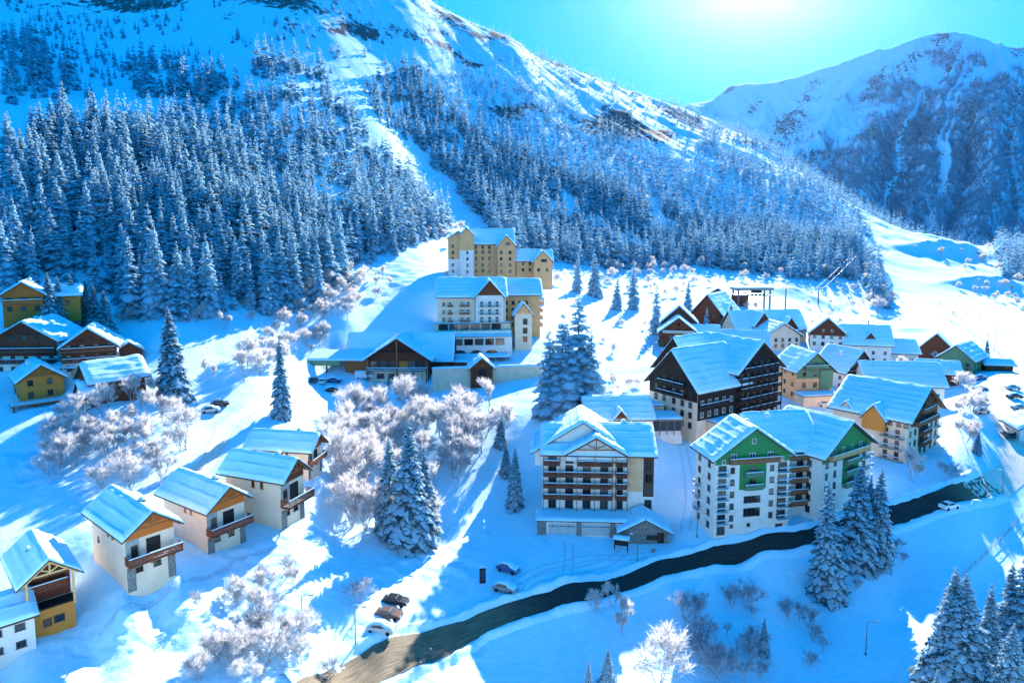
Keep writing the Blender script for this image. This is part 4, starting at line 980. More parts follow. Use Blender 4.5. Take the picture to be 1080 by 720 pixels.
xr=(UU-540)/F/(CP+(V0-RV)/F*SP); MX=xr*(MY*0.55+Yr*0.45)
env=np.sin(np.clip(tq,0,1)*math.pi)**0.5
# spurs run down to the left: coordinate across them
AC=MX*0.70-(MZ-300)*0.66+60*fbm(MX/260,MZ/260,3,60)
rib=1-2*np.abs(fbm(AC/150,MZ/1500,3,61)); rib2=1-2*np.abs(fbm(AC/52,MZ/500,3,63)); crag=1-2*np.abs(fbm(MX/34+MZ/80,MZ/34,4,65))
MZ=MZ+env*(rib*85-42+rib2*34-12+crag*(8+9*tq))
MY=MY-env*(rib*20+rib2*8)
rock2=0.31+0.18*sstep(-0.1,0.4,fbm(AC/40,MZ/90,4,71))*sstep(.2,.6,TT)+0.10*sstep(0.2,.8,crag)
me=grid_mesh('mountain',MX,MY,MZ,M_GROUND,rock2); o=link('mountain',me); tag(o,'snowy mountain closing the valley on the right',None,None,'structure')

# ---- roads
def road_material(name, ca, cb, snowy, cc=None):
    m,nt,b=new_mat(name); L=nt.links
    uv=N(nt,'ShaderNodeUVMap'); uv.uv_map='lane'; mp=N(nt,'ShaderNodeMapping'); mp.inputs['Scale'].default_value=(0.12,2.2,1); L.new(uv.outputs['UV'],mp.inputs['Vector'])
    n=N(nt,'ShaderNodeTexNoise',Scale=2.2,Detail=6.0,Roughness=.6); L.new(mp.outputs['Vector'],n.inputs['Vector'])
    n2=N(nt,'ShaderNodeTexNoise',Scale=1.3,Detail=6.0); tc=N(nt,'ShaderNodeTexCoord'); L.new(tc.outputs['Object'],n2.inputs['Vector'])
    r=N(nt,'ShaderNodeValToRGB'); e=r.color_ramp.elements; e[0].position=.35; e[1].position=.65; e[0].color=(*ca,1); e[1].color=(*cb,1); L.new(n.outputs['Fac'],r.inputs['Fac'])
    s=N(nt,'ShaderNodeValToRGB'); e=s.color_ramp.elements; e[0].position=snowy; e[1].position=snowy+.12; 
    av=N(nt,'ShaderNodeMath',operation='MULTIPLY_ADD'); L.new(n2.outputs['Fac'],av.inputs[0]); av.inputs[1].default_value=.5; 
    hv=N(nt,'ShaderNodeMath',operation='MULTIPLY'); L.new(n.outputs['Fac'],hv.inputs[0]); hv.inputs[1].default_value=.5; L.new(hv.outputs[0],av.inputs[2]); L.new(av.outputs[0],s.inputs['Fac'])
    mx=N(nt,'ShaderNodeMixRGB'); L.new(s.outputs['Color'],mx.inputs['Fac']); L.new(r.outputs['Color'],mx.inputs['Color1']); mx.inputs['Color2'].default_value=(0.72,0.72,0.72,1)
    L.new(mx.outputs['Color'],b.inputs['Base Color'])
    if cc:
        at=N(nt,'ShaderNodeAttribute'); at.attribute_name='sunlit_sand'; r2=N(nt,'ShaderNodeValToRGB'); e=r2.color_ramp.elements; e[0].position=.3; e[1].position=.7; e[0].color=(.016,.017,.02,1); e[1].color=(*cc,1); L.new(n.outputs['Fac'],r2.inputs['Fac'])  # dark asphalt colour carries the shade of the unlit stretch
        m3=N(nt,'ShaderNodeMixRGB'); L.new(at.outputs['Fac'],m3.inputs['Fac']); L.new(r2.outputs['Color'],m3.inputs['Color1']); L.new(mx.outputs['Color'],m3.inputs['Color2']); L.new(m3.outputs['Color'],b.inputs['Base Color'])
    b.inputs['Roughness'].default_value=.75; b.inputs['Specular IOR Level'].default_value=.2
    bp=N(nt,'ShaderNodeBump',Strength=.4,Distance=.06); L.new(n2.outputs['Fac'],bp.inputs['Height']); L.new(bp.outputs['Normal'],b.inputs['Normal'])
    return m
def strip(name, pts, wid, m, label=None, lift=0.07, nw=7, wob=0.0, kind='structure', crown=0.0, taper=False):
    P=np.array(pts,float); d=np.r_[0,np.cumsum(np.hypot(*np.diff(P[:,:2],axis=0).T))]
    n=max(12,int(d[-1]/1.0)); q=np.linspace(0,d[-1],n)
    # smooth (Catmull-like) by averaging the polyline
    X=np.interp(q,d,P[:,0]); Y=np.interp(q,d,P[:,1]); k=max(3,int(n*0.03)*2+1); ker=np.hanning(k+2)[1:-1]; ker/=ker.sum()
    pad=lambda a:np.convolve(np.r_[2*a[0]-a[k//2:0:-1],a,2*a[-1]-a[-2:-k//2-1:-1]],ker,'valid')[:n]
    X=pad(X);Y=pad(Y); tx=np.gradient(X);ty=np.gradient(Y);l=np.hypot(tx,ty); nx,ny=-ty/l,tx/l
    o=np.linspace(-.5,.5,nw); W=wid*(1+wob*fbm(q/6,q*0+3,3,11))
    us_q,_=proj(X,Y,T(X,Y)); sunlit_sand=np.maximum(1-sstep(505,585,us_q),sstep(985,1030,us_q)) if taper else 0*q  # sunlit stretches get the sand colour, the shaded one between is painted dark
    if taper: W=W*(0.88+0.45*(1-sstep(420,560,us_q)))
    GX=X[:,None]+nx[:,None]*o[None]*W[:,None]; GY=Y[:,None]+ny[:,None]*o[None]*W[:,None]
    zc=T(X,Y); zz=T(GX.ravel(),GY.ravel()).reshape(GX.shape)
    GZ=zz+lift+crown*(0.25-o[None]**2)*4
    me=grid_mesh(name,GX,GY,GZ,m)
    at=me.attributes.new('sunlit_sand','FLOAT','POINT'); at.data.foreach_set('value',np.repeat(sunlit_sand[:,None],nw,1).astype(np.float32).ravel())
    uvl=me.uv_layers.new(name='lane'); co=np.empty(len(me.loops),np.int32); me.loops.foreach_get('vertex_index',co)
    UV=np.stack([np.repeat(q[:,None],nw,1),np.repeat((o*wid)[None],n,0)],2).reshape(-1,2); uvl.data.foreach_set('uv',UV[co].astype(np.float32).ravel())
    ob=link(name,me); tag(ob,label,None,None,kind); return (X,Y,nx,ny,q)
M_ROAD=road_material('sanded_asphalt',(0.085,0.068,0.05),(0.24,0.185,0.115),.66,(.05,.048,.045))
M_TRACK=road_material('sanded_snow_track',(0.62,0.54,0.43),(0.80,0.76,0.70),.52)
g3=lambda u,v:ground(u,v)
rd=[g3(*p) for p in ((330,735),(372,716),(440,684),(520,651),(600,625),(700,597),(800,574),(850,566),(950,541),(1030,517),(1046,511))]
strip('road',rd,4.8,M_ROAD,'road running below the apartment blocks, sandy in the sun and coloured darker where shaded',wob=.10,lift=.09,taper=True)
rr=[g3(*p) for p in ((1024,519),(1050,512),(1068,500),(1070,470),(1062,450),(1058,430),(1056,412),(1064,398),(1076,390))]
strip('village_road',rr,6.0,M_TRACK,'sanded village road climbing to the car park',wob=.2,lift=.09)
lr=[g3(*p) for p in ((206,500),(222,484),(230,468),(236,452),(252,438),(280,426),(310,420))]
strip('lane',lr,4.0,M_TRACK,'sanded lane above the stepped chalets',wob=.25,lift=.09)
M_TRAM=mat('trampled_snow',(0.60,0.72,0.82),(0.47,0.57,0.66),scale=2.5,rough=.85,bump=.6,spec=.02)
def tracks(pts, gap, label, w=.42):
    P=[ground(*q) for q in pts]
    for sgn in (-1,1):
        Q=[]
        for i,q in enumerate(P):
            d=(P[min(i+1,len(P)-1)]-P[max(i-1,0)])[:2]; d=d/np.linalg.norm(d); Q.append(np.array([q[0]-d[1]*gap/2*sgn,q[1]+d[0]*gap/2*sgn,0]))
        strip('wheel_track',Q,w,M_TRAM,label,lift=.025,nw=3,wob=.5)
tracks([(500,650),(530,622),(570,600),(620,588),(700,582)],1.7,'pair of wheel tracks across the shaded forecourt')
tracks([(590,628),(600,600),(600,580),(600,572)],1.6,'wheel tracks turning to the left garage door')
tracks([(548,640),(560,612),(640,594),(660,580)],1.7,'wheel tracks curving past the snowed-in cars')
tracks([(440,684),(425,660),(430,630),(450,600)],1.7,'wheel tracks to the row of cars by the junction')
tracks([(2,585),(60,560),(120,535),(190,505),(215,490)],1.7,'wheel tracks behind the stepped chalets')
tracks([(105,670),(150,640),(200,612),(250,590),(300,575)],.5,'footpath trodden below the stepped chalets',)
tracks([(720,470),(726,500),(728,530),(722,560)],1.8,'wheel tracks between the two front apartment blocks')
def bank(pts, side, off, h, w, label):
    """ploughed snow bank along a road edge"""
    P=np.array(pts,float); d=np.r_[0,np.cumsum(np.hypot(*np.diff(P[:,:2],axis=0).T))]; n=int(d[-1]/.6); q=np.linspace(0,d[-1],n)
    X=np.interp(q,d,P[:,0]);Y=np.interp(q,d,P[:,1]); k=11; ker=np.hanning(k+2)[1:-1];ker/=ker.sum(); X=np.convolve(np.pad(X,5,'edge'),ker,'valid');Y=np.convolve(np.pad(Y,5,'edge'),ker,'valid')
    tx=np.gradient(X);ty=np.gradient(Y);l=np.hypot(tx,ty)+1e-9; nx,ny=-ty/l*side,tx/l*side
    o=np.linspace(-.5,.5,9); hh=h*(0.7+0.5*fbm(q/2.5,q*0,3,31)); uu,_=proj(X,Y,T(X,Y)); oo=off+1.5*(1-sstep(420,560,uu))+w*0.25*fbm(q/4,q*0+5,3,33)
    GX=X[:,None]+nx[:,None]*(oo[:,None]+o[None]*w); GY=Y[:,None]+ny[:,None]*(oo[:,None]+o[None]*w)
    Z=T(GX.ravel(),GY.ravel()).reshape(GX.shape)+hh[:,None]*np.cos(o[None]*math.pi)**1.2*(1+.25*fbm(GX*1.3,GY*1.3,2,35))-0.06
    me=grid_mesh('snow_bank',GX,GY,Z,M_SNOW); tag(link('snow_bank',me),label,None,None,'structure')
bank(rd,1,3.0,1.0,2.3,'ploughed snow bank on the village side of the road')
bank(rd,-1,2.9,.8,2.1,'ploughed snow bank on the valley side of the road')
# ------------------------------------------------------------------ planting
def plant_fir(u, v, top, label, group=None, k=None, wide=1.0, Y=None, lib=None):
    p = ground(u,v) if Y is None else np.array([slope(u,v)[0]*Y, Y, gz(slope(u,v)[0]*Y,Y)])
    g1=slope(u,top)[1]*p[1]; return conifer(p[0],p[1],max(3,g1-p[2]),label,group,lib,k,wide)
plant_fir(184,418,322,'tall snow-laden fir standing alone right of the left chalets',k=0)
plant_fir(297,440,352,'slim white fir on a snowy mound above the uppermost stepped chalet',k=3,wide=.9)
G_T='tall firs behind the central block'
plant_fir(581,438,345,'leftmost of the tall firs behind the central block',G_T,1,1.35,lib=MIDS); plant_fir(592,440,328,'middle one of the tall firs behind the central block',G_T,0,1.25,lib=MIDS); plant_fir(611,434,310,'tallest right-hand fir of the clump behind the central block',G_T,2,1.15,lib=MIDS); plant_fir(602,444,350,'low front fir of the tall clump behind the central block',G_T,3,1.4,lib=MIDS); plant_fir(623,436,345,'outermost fir at the right of the tall clump behind the central block',G_T,1,1.2,lib=MIDS)
plant_fir(412,560,462,'shorter blue-shaded fir left of the tall one in the central grove',None,1,1.1); plant_fir(448,566,470,'low fir at the right foot of the central grove',None,3,1.2); plant_fir(432,572,444,'blue-shaded fir rising from the frosted grove in the centre',k=2,wide=.95)
plant_fir(873,628,503,'white-topped fir at the lower edge of the dark road',k=1,wide=.95)
G_R='firs by the road below the green gables'
for u,v,t,l in ((902,590,488,'left fir of the dark trio beside the dark road'),(925,588,492,'right fir of the dark trio beside the dark road'),(914,578,500,'middle fir, half hidden in the dark trio by the road')): plant_fir(u,v,t,l,G_R,None,1.0)
G_B='firs in the lower right corner'
for u,Y,t,w_,l in ((1000,90,597,1.0,'leftmost large fir in the lower right corner'),(1020,87,606,1.1,'large fir with hanging boughs in front of the lower right clump'),(1042,92,613,1.0,'white frosted fir in the middle of the lower right clump'),(1062,96,592,1.05,'fir behind the middle of the lower right clump'),(1082,94,574,1.1,'rightmost fir cut by the right picture edge'),(990,80,703,.9,'young fir whose tip shows at the bottom edge, left of the big clump'),(1066,82,655,1.0,'lowest fir of the clump in the bottom right corner')):
    a=slope(u,700)[0]*Y; z=gz(a,Y); h=slope(u,t)[1]*Y-z; conifer(a,Y,max(4,h),l,G_B,None,None,w_)
G_E='dark firs left of the central block'
for u,v,t,l in ((543,535,470,'slim fir close against the left side of the central block'),(534,500,466,'fir left of the slim one beside the central block'),(528,470,436,'fir with a dark stem uphill of the central block')): plant_fir(u,v,t,l,G_E)
G_C='firs behind the left chalets'
for u,v,t in ((52,346,286),(64,347,290),(78,350,287),(92,347,289),(100,352,300),(112,358,305)): plant_fir(u,v,t,'bushy white fir behind the left chalets',G_C)
G_P='firs along the upper ski run'
for u,v,t,l in ((608,308,266,'fir left of the run, nearest the ochre block'),(628,312,262,'tallest fir beside the upper ski run'),(650,326,290,'short fir beside the upper ski run'),(668,326,276,'fir between the short one and the run bend'),(692,352,296,'broad frosted fir at the bend of the run'),(725,326,293,'fir above the red-brown chalet'),(744,355,324,'small fir in front of the dark brown chalet')): plant_fir(u,v,t,l,G_P,lib=MIDS)
plant_fir(1040,382,356,'small fir on the far side of the car park'); plant_fir(1030,478,452,'dark fir below the village road',wide=1.2); plant_fir(410,408,392,'tiny white fir in front of the station chalet',k=3)
plant_fir(436,420,385,'young white fir in front of the station gable',k=3)
plant_fir(640,722,682,'small fir at the bottom edge below the dark road',k=2); plant_fir(805,690,650,'dark small fir in the shaded gully',k=1)
plant_fir(620,724,694,'tiny fir tip at the bottom edge, left of the small one',k=1)

# forest
FL=[(0,332),(45,292),(118,318),(150,348),(215,336),(262,330),(300,335),(335,322),(378,282),(440,262),(478,244),(452,196),(420,160),(380,128),(345,92),(318,92),(250,108),(205,104),(170,128),(120,140),(60,148),(25,168),(0,215)]
FM=[(382,92),(440,72),(520,82),(560,92),(610,118),(660,140),(700,168),(745,150),(800,172),(850,190),(905,222),(918,245),(912,275),(905,296),(860,296),(800,290),(740,282),(640,284),(565,272),(535,270),(510,236),(470,190),(430,150),(398,128)]
FU=[(0,50),(35,45),(60,62),(85,85),(104,106),(60,108),(0,112)]
FV=[(128,64),(175,68),(215,76),(262,92),(230,103),(150,106)]
FW=[(260,62),(330,72),(345,84),(270,84)]
FX=[(1040,240),(1080,215),(1130,205),(1130,300),(1060,295)]
FY=[(908,272),(925,272),(940,330),(918,318)]
PISTE=[(376,128),(400,128),(432,150),(470,190),(512,238),(530,262),(500,262),(462,226),(420,172)]
CLEAR=[[(690,150),(720,150),(790,200),(800,215),(770,205),(725,180)]]
def jitter(y0,y1,d,smin=-1.0,smax=1.0):
    out=[]; y=y0
    while y<y1:
        n=int(y*(smax-smin)/d); x=np.linspace(smin*y,smax*y,n)+rng.uniform(-.42,.42,n)*d; yy=y+rng.uniform(-.42,.42,n)*d
        out.append(np.stack([x,yy],1)); y+=d
    return np.concatenate(out)
def planted(y0,y1,d):
    P=jitter(y0,y1,d); z=T(P[:,0],P[:,1]); u,v=proj(P[:,0],P[:,1],z)
    k=np.zeros(len(P),bool)
    for pl in (FL,FM,FU,FV,FW,FX,FY): k|=poly_mask(u,v,pl)
    k&=~poly_mask(u,v,PISTE)
    for c in CLEAR: k&=~poly_mask(u,v,c)
    nz=fbm(P[:,0]/45,P[:,1]/45,3,91)+.45*fbm(P[:,0]/14,P[:,1]/14,2,93); thin=np.where(poly_mask(u,v,FM),-0.42,-0.68); k&=nz>thin
    # scattered upland trees
    up=(v<112+20*(u<330))&(u>-20)&(u<720)&(P[:,1]>400)&(fbm(P[:,0]/55,P[:,1]/40,3,95)>-0.16)&(rng.random(len(P))<.55)
    ed=(v>60)&(v<215)&(u>540)&(u<920)&(P[:,1]>500)&(rng.random(len(P))<.5)&(fbm(P[:,0]/50,P[:,1]/50,3,97)>-.12)
    zz_=(P[:,1]>840)&(u>850)&(v<275); k|=up|ed|(zz_&(rng.random(len(P))<.8))
    h=np.where(up&~poly_mask(u,v,FM),rng.uniform(6,13,len(P)),rng.uniform(12,26,len(P))*(1+.25*fbm(P[:,0]/25,P[:,1]/25,2,92)))*np.where(v<140,.82,1)
    return np.c_[P,z,h,u,v][k]
near=planted(180,335,5.4); mid=planted(335,620,6.6); farr=planted(620,1300,8.0)
near=near[(near[:,4]>-25)&(near[:,4]<1105)]
order=np.argsort(-(near[:,3]*rng.uniform(.9,1.1,len(near))/near[:,1])); 
# the trees that show largest stand as individuals, the rest as one mass
IND=near[order[:235]]; REST=near[order[235:]]
for x,y,z,h,u,v in IND:
    conifer(x,y,h*1.0,'snow-laden fir among the dense firs of the left hillside forest' if u<520 else 'snow-laden fir at the foot of the middle forest','firs of the hillside forest' ,MIDS,None,rng.uniform(.78,1.25),z=z)
allp=np.concatenate([REST,mid]); allp=allp[(allp[:,4]>-60)&(allp[:,4]<1140)]; farr=farr[(farr[:,4]>-60)&(farr[:,4]<1140)]
forest_mass('forest',allp[:,:4],FARV,'snow-covered conifer forest covering the middle of the left mountainside',rng)
forest_mass('forest',farr[:,:4],TINY,'far conifer forest along the upper left mountainside and its ridge',rng)
# right-hand mountain
n=150000; iu=rng.uniform(40,330,n); it=rng.random(n)*328
i0=iu.astype(int); j0=it.astype(int)
px,py,pz=MX[i0,j0],MY[i0,j0],MZ[i0,j0]; pu,pv=proj(px,py,pz); tn=tt[j0]
vl=np.interp(pu,[640,760,810,860,900,940,970,1000,1080,1250],[125,140,152,134,116,92,66,52,62,70]); ac=AC[i0,j0]
dens=(pv-vl)/75+0.55*fbm(px/110,pz/110,3,121)+0.5*fbm(px/28,pz/32,3,123)-1.6*(np.abs(fbm(ac/90,pz/900,3,127))<.035+.03*(fbm(ac/30,pz/300,2,128)>0))
k=(dens>0.12)&(rng.random(n)<np.clip(.28+dens*.38,0,.8))&(pv>rv[i0]+2)&(pu>640)&(pu<1125)&(pv<290)
far2=np.stack([px[k],py[k],pz[k],rng.uniform(12,22,k.sum())],1)
forest_mass('forest',far2,TINY2,'distant forest streaking the flanks of the right-hand mountain',rng)
print('trees',len(near),len(mid),len(farr),len(far2))

# frosted broadleaf growth
def thicket(poly, n, hr, label, group, lib=None, d0=0.0, name='frosted_tree', cat='frosted tree', wide=(.8,1.2)):
    us_=[p[0] for p in poly]; vs_=[p[1] for p in poly]; c=0; got=[]
    for _ in range(n*40):
        u=random.uniform(min(us_),max(us_)); v=random.uniform(min(vs_),max(vs_))
        if not poly_mask(np.array([u]),np.array([v]),poly)[0]: continue
        if any(abs(u-a)<d0 and abs(v-b)<d0*.6 for a,b in got): continue
        p=ground(u,v); got.append((u,v)); frosty(p[0],p[1],random.uniform(*hr),label,group,lib,None,random.uniform(*wide),name,cat); c+=1
        if c>=n: break
thicket([(40,470),(70,440),(130,435),(190,430),(205,470),(170,520),(110,520),(50,505)],34,(5.5,9),'white frosted tree in the thicket below the left chalets','frosted trees below the left chalets',None,9)
thicket([(345,470),(380,430),(420,425),(470,425),(525,430),(535,480),(470,520),(455,570),(350,560)],50,(9,13.5),'white frosted tree of the grove below the station chalet','frosted trees of the central grove',None,10)
thicket([(195,640),(260,600),(360,610),(365,660),(330,720),(200,735)],13,(4,7.5),'thin sunlit frosted tree on the bank in the lower left','frosted trees on the lower left bank',FROST,12)
thicket([(210,620),(340,590),(395,640),(345,725),(190,730)],20,(2.5,6),'sparse twiggy bush on the bank in the lower left','twiggy bushes on the lower left bank',BARE,10,'bush','bush')
thicket([(285,345),(330,300),(378,285),(420,300),(380,330),(330,375),(280,400),(240,400)],62,(4.0,8.5),'frosted bush on the sunny slope behind the station chalet','frosted bushes behind the station chalet',None,7,'bush','bush')
thicket([(400,262),(455,215),(500,245),(505,262),(450,262)],16,(4,9),'pinkish frosted tree at the lower end of the forest piste','frosted trees beside the forest piste',None,7)
thicket([(630,300),(760,295),(840,300),(905,300),(900,288),(760,280),(640,284)],30,(6,11),'frosted tree fringing the foot of the middle forest','frosted trees at the forest foot',None,8)
thicket([(625,430),(628,395),(655,400),(690,405),(650,415)],8,(3,5),'frosted bush behind the low restaurant hall','frosted bushes behind the restaurant hall',None,7,'bush','bush')
thicket([(1005,430),(1018,405),(1040,420),(1026,470),(1012,470)],9,(5,8),'frosted tree beside the parking area on the right','frosted trees by the car park',None,7)
thicket([(1000,300),(1080,290),(1120,310),(1080,330),(1030,312)],22,(4,8),'frosted bush on the right bank of the ski slope','frosted bushes by the ski slope',None,7,'bush','bush')
thicket([(720,640),(790,630),(830,640),(880,670),(860,720),(770,730),(720,690)],24,(3.5,7.5),'bare twiggy bush in the shaded gully below the road','bare bushes in the shaded gully',BARE,9,'bush','bush')
thicket([(850,600),(960,575),(965,605),(870,640)],7,(3,6),'bare shrub on the shaded bank below the dark road','bare shrubs on the shaded bank',BARE,9,'bush','bush')
thicket([(200,300),(270,330),(260,350),(120,345),(100,330)],12,(4,8),'frosted tree on the meadow edge below the left forest','frosted trees below the left forest',None,9)
thicket([(120,395),(170,400),(165,430),(118,425)],6,(6,9),'frosted tree between the red-brown chalet and the tall fir','frosted trees by the tall fir',None,8)
def frost_at(u,v,top,label,k=0,wide=1.0,lib=None):
    p=ground(u,v); h=(slope(u,top)[1]*p[1]-p[2]); return frosty(p[0],p[1],h*1.05,label,None,lib,k,wide)
thicket([(905,300),(930,285),(945,335),(920,330)],10,(8,14),'frosted tree in the dark clump beside the ski slope','frosted trees beside the ski slope',None,5)
thicket([(990,265),(1040,255),(1080,275),(1080,300),(1000,290)],14,(5,10),'frosted tree on the rise above the ski slope','frosted trees above the ski slope',None,6)
thicket([(830,305),(900,300),(905,345),(850,350)],9,(3,6),'frosted bush scattered over the left ski slope','frosted bushes on the left ski slope',None,8,'bush','bush')
thicket([(985,320),(1040,318),(1075,335),(1060,360),(1010,350)],16,(1.2,3),'low twiggy bush poking through the snow of the ski slope','low bushes on the ski slope',BARE,6,'bush','bush')
thicket([(600,345),(690,335),(700,365),(640,375),(600,395)],9,(2,5),'frosted bush beside the ski run above the village','frosted bushes beside the ski run',None,8,'bush','bush')
thicket([(560,330),(600,285),(700,285),(760,300),(700,320),(620,300)],16,(5,9),'frosted tree on the slope between the ochre block and the lift','frosted trees between hotel and lift',None,8)
thicket([(925,392),(1000,380),(1010,400),(960,395)],7,(4,7),'frosted tree among the roofs at the right of the village','frosted trees among the right-hand roofs',None,6)
thicket([(868,398),(900,405),(895,425),(866,428)],5,(4,6),'frosted tree beside the pale green chalet','frosted trees by the pale green chalet',None,6)
thicket([(745,372),(800,335),(800,345),(760,368)],6,(4,7),'frosted tree behind the dark timber block','frosted trees behind the dark block',None,6)
thicket([(780,315),(830,330),(870,345),(800,345)],7,(4,7),'frosted tree near the lift pylons','frosted trees near the lift pylons',None,8)
frost_at(695,722,655,'round bright frosted tree catching the sun at the bottom edge',1,1.2)
frost_at(656,668,628,'slim frosted tree with a sunlit crown below the road',2,.8)
frost_at(646,640,612,'small frosted tree on the lower road edge',2,.9); frost_at(626,644,620,'tiny frosted shrub left of the small roadside tree',1,.9)
frost_at(258,402,360,'flat-topped frosted tree in the shaded meadow above the lane',0,1.2)
frost_at(222,402,374,'thin pale tree left of the flat-topped one above the lane',2,.7)
frost_at(1006,506,482,'dark rounded shrub on the bend of the village road',1,1.5,BARE)
frost_at(962,508,470,'frosted young tree against the orange-gabled block',2,.9)
# ------------------------------------------------------------------ cars, poles, ski lift and other street things
CARS={}
def car_meshes():
    body=MB()
    # side profile lofted across the width (x forward)
    prof=[(-2.1,.35),(-2.12,.75),(-1.95,.98),(-1.5,1.02),(-1.05,1.42),(0.35,1.45),(0.95,1.02),(1.85,.9),(2.1,.68),(2.1,.35)]
    n=len(prof)
    for y,k in ((-.85,1),(.85,1)): body.v += [(x,y*(0.82 if z>1.1 else 1.0),z) for x,z in prof]
    body.add([],[]); 
    body.f += [tuple(range(n)),tuple(range(n,2*n))[::-1]]+[(i,n+i,n+(i+1)%n,(i+1)%n) for i in range(n)]; body.m += [0]*(n+2)
    gl=MB()
    for s in (-1,1):
        gl.add([(-1.3,s*.86,1.04),(0.75,s*.86,1.04),(0.30,s*.74,1.38),(-1.0,s*.74,1.38)],[(0,1,2,3)])
    gl.add([(0.97,-.72,1.045),(0.97,.72,1.045),(0.42,.64,1.43),(0.42,-.64,1.43)],[(0,1,2,3)]); gl.add([(-1.53,-.72,1.05),(-1.53,.72,1.05),(-1.12,.64,1.41),(-1.12,-.64,1.41)],[(3,2,1,0)])
    wh=MB(); wh.tube([(0,-.11,0),(0,.11,0)],.32,12)
    sn=MB(); nx,ny=10,6
    top=np.interp(np.linspace(-2.0,2.0,nx+1),[-2.1,-1.95,-1.5,-1.05,.35,.95,1.85,2.1],[.8,1.0,1.04,1.44,1.47,1.04,.92,.75])
    b0=len(sn.v)
    for i in range(nx+1):
        for j in range(ny+1):
            x=-2.0+4.0*i/nx; y=-.84+1.68*j/ny; e=min(1,(1-abs(y)/.85)*5+.1)*min(1,(1-abs(x)/2.05)*8+.1)
            sn.v.append((x,y*(.84 if top[i]>1.2 else 1),top[i]+.02+.26*e))
    for i in range(nx):
        for j in range(ny): a=i*(ny+1)+j; sn.f.append((a,a+ny+1,a+ny+2,a+1)); sn.m.append(0)
    lamp=MB(); lamp.box(2.06,2.13,-.18,.18,-.07,.07)
    bevel=lambda me:me
    return body,gl.mesh('glazing',M_GLASS),wh.mesh('wheel',M_RUBBER),sn.mesh('snow_cover',M_SNOW,True),lamp
_b,CG,CW,CS,_l=car_meshes(); CL=_l.mesh('headlight',paint('lamp_glass',(.7,.7,.68))); CBODY={}
CARCOL={'white':(.75,.75,.74),'black':(.02,.02,.022),'grey':(.22,.23,.24),'red':(.35,.03,.025),'brown':(.16,.08,.05),'blue':(.04,.10,.28),'silver':(.5,.5,.51)}
def car(u, v, rz, col, label, group, snowy=True, k=1.0):
    p=ground(u,v); o=empty('parked_car',tuple(p+np.array([0,0,.02])),R(rz)); o.scale=(k,k,k); tag(o,label,'car',group)
    if col not in CBODY: CBODY[col]=_b.mesh('body',paint(col+'_car_paint',CARCOL[col]))
    link('body',CBODY[col],o); link('glazing',CG,o)
    for x in (-1.3,1.3):
        for y in (-.8,.8): link('wheel',CW,o,Matrix.Translation((x,y,.32)))
    for y in (-.58,.58): link('headlight',CL,o,Matrix.Translation((0,y,.72)))
    if snowy: link('snow_cover',CS,o)
    return o
G_K='cars parked in the village'
for u,v,rz,c,l,s in ((222,435,20,'silver','silver car parked on the sunny lane above the stepped chalets',True),(232,428,20,'black','dark car just behind the silver one on the sunny lane',False),
  (417,637,-12,'black','dark car at the uphill end of the row beside the sunny junction',False),(410,651,-12,'brown','brown car in the row beside the sunny junction',False),(402,666,-10,'silver','silver car at the downhill end of the row beside the junction',True),
  (536,602,-30,'blue','snowed-in car nearer the garage on the shaded forecourt',True),(533,623,-25,'grey','snowed-in car nearest the dark road on the shaded forecourt',True),
  (331,403,90,'black','dark car leftmost under the station canopy',False),(341,404,90,'white','white car under the middle of the station canopy',False),(353,403,0,'blue','blue car right of the white one by the station canopy',True),(351,413,10,'black','dark car parked below the station canopy',True),
  (1033,400,10,'blue','blue car uppermost of the column left of the village road',True),(1034,412,10,'blue','blue car second from the top of the column left of the village road',True),(1034,424,10,'black','dark car third in the column left of the village road',True),(1035,436,10,'grey','grey car lowest in the column left of the village road',True),
  (1068,411,0,'silver','silver car beside the village road near the top of the car park',True),(1070,420,0,'black','dark car right of the village road in the car park',True),(1075,432,5,'grey','grey car in front of the white chalet at the right edge',True),
  (1001,536,20,'white','white car driving on the dark road at the right',False),(1063,461,80,'black','dark car on the village road bend',False),
  (800,456,20,'grey','grey car behind the green-gabled block',True),(868,428,15,'silver','silver car beside the pale green chalet',True),(880,425,15,'black','dark car beside the pale green chalet',True)):
    car(u,v,rz,c,l,G_K,s,1.05)
def van(u,v,rz,label):
    p=ground(u,v); o=empty('parked_van',tuple(p),R(rz)); tag(o,label,'van')
    b=MB(); prof=[(-2.8,.4),(-2.8,2.4),(1.5,2.45),(2.2,1.5),(2.9,1.3),(2.95,.4)]; n=len(prof)
    b.v=[(x,-1,z) for x,z in prof]+[(x,1,z) for x,z in prof]; b.f=[tuple(range(n)),tuple(range(n,2*n))[::-1]]+[(i,n+i,n+(i+1)%n,(i+1)%n) for i in range(n)]; b.m=[0]*(n+2)
    b.build('body',paint('white_car_paint',CARCOL['white']),o); g=MB(); g.add([(1.55,-.9,2.4),(1.55,.9,2.4),(2.22,.9,1.52),(2.22,-.9,1.52)],[(3,2,1,0)]); 
    for v_ in range(len(g.v)): g.v[v_]=(g.v[v_][0]+.03,g.v[v_][1],g.v[v_][2]+.02)
    for s in (-1,1): g.add([(.6,s*1.01,1.5),(1.9,s*1.01,1.5),(1.45,s*1.01,2.2),(.6,s*1.01,2.2)],[(0,1,2,3)])
    g.build('glazing',M_GLASS,o); snow_slab(o,None,-2.7,1.4,-.95,.95,2.46,.22)
    for x in (-1.8,1.9):
        for y in (-.95,.95): link('wheel',CW,o,Matrix.Translation((x,y,.34)))
van(384,399,5,'white van with a snowy roof parked in front of the station chalet')
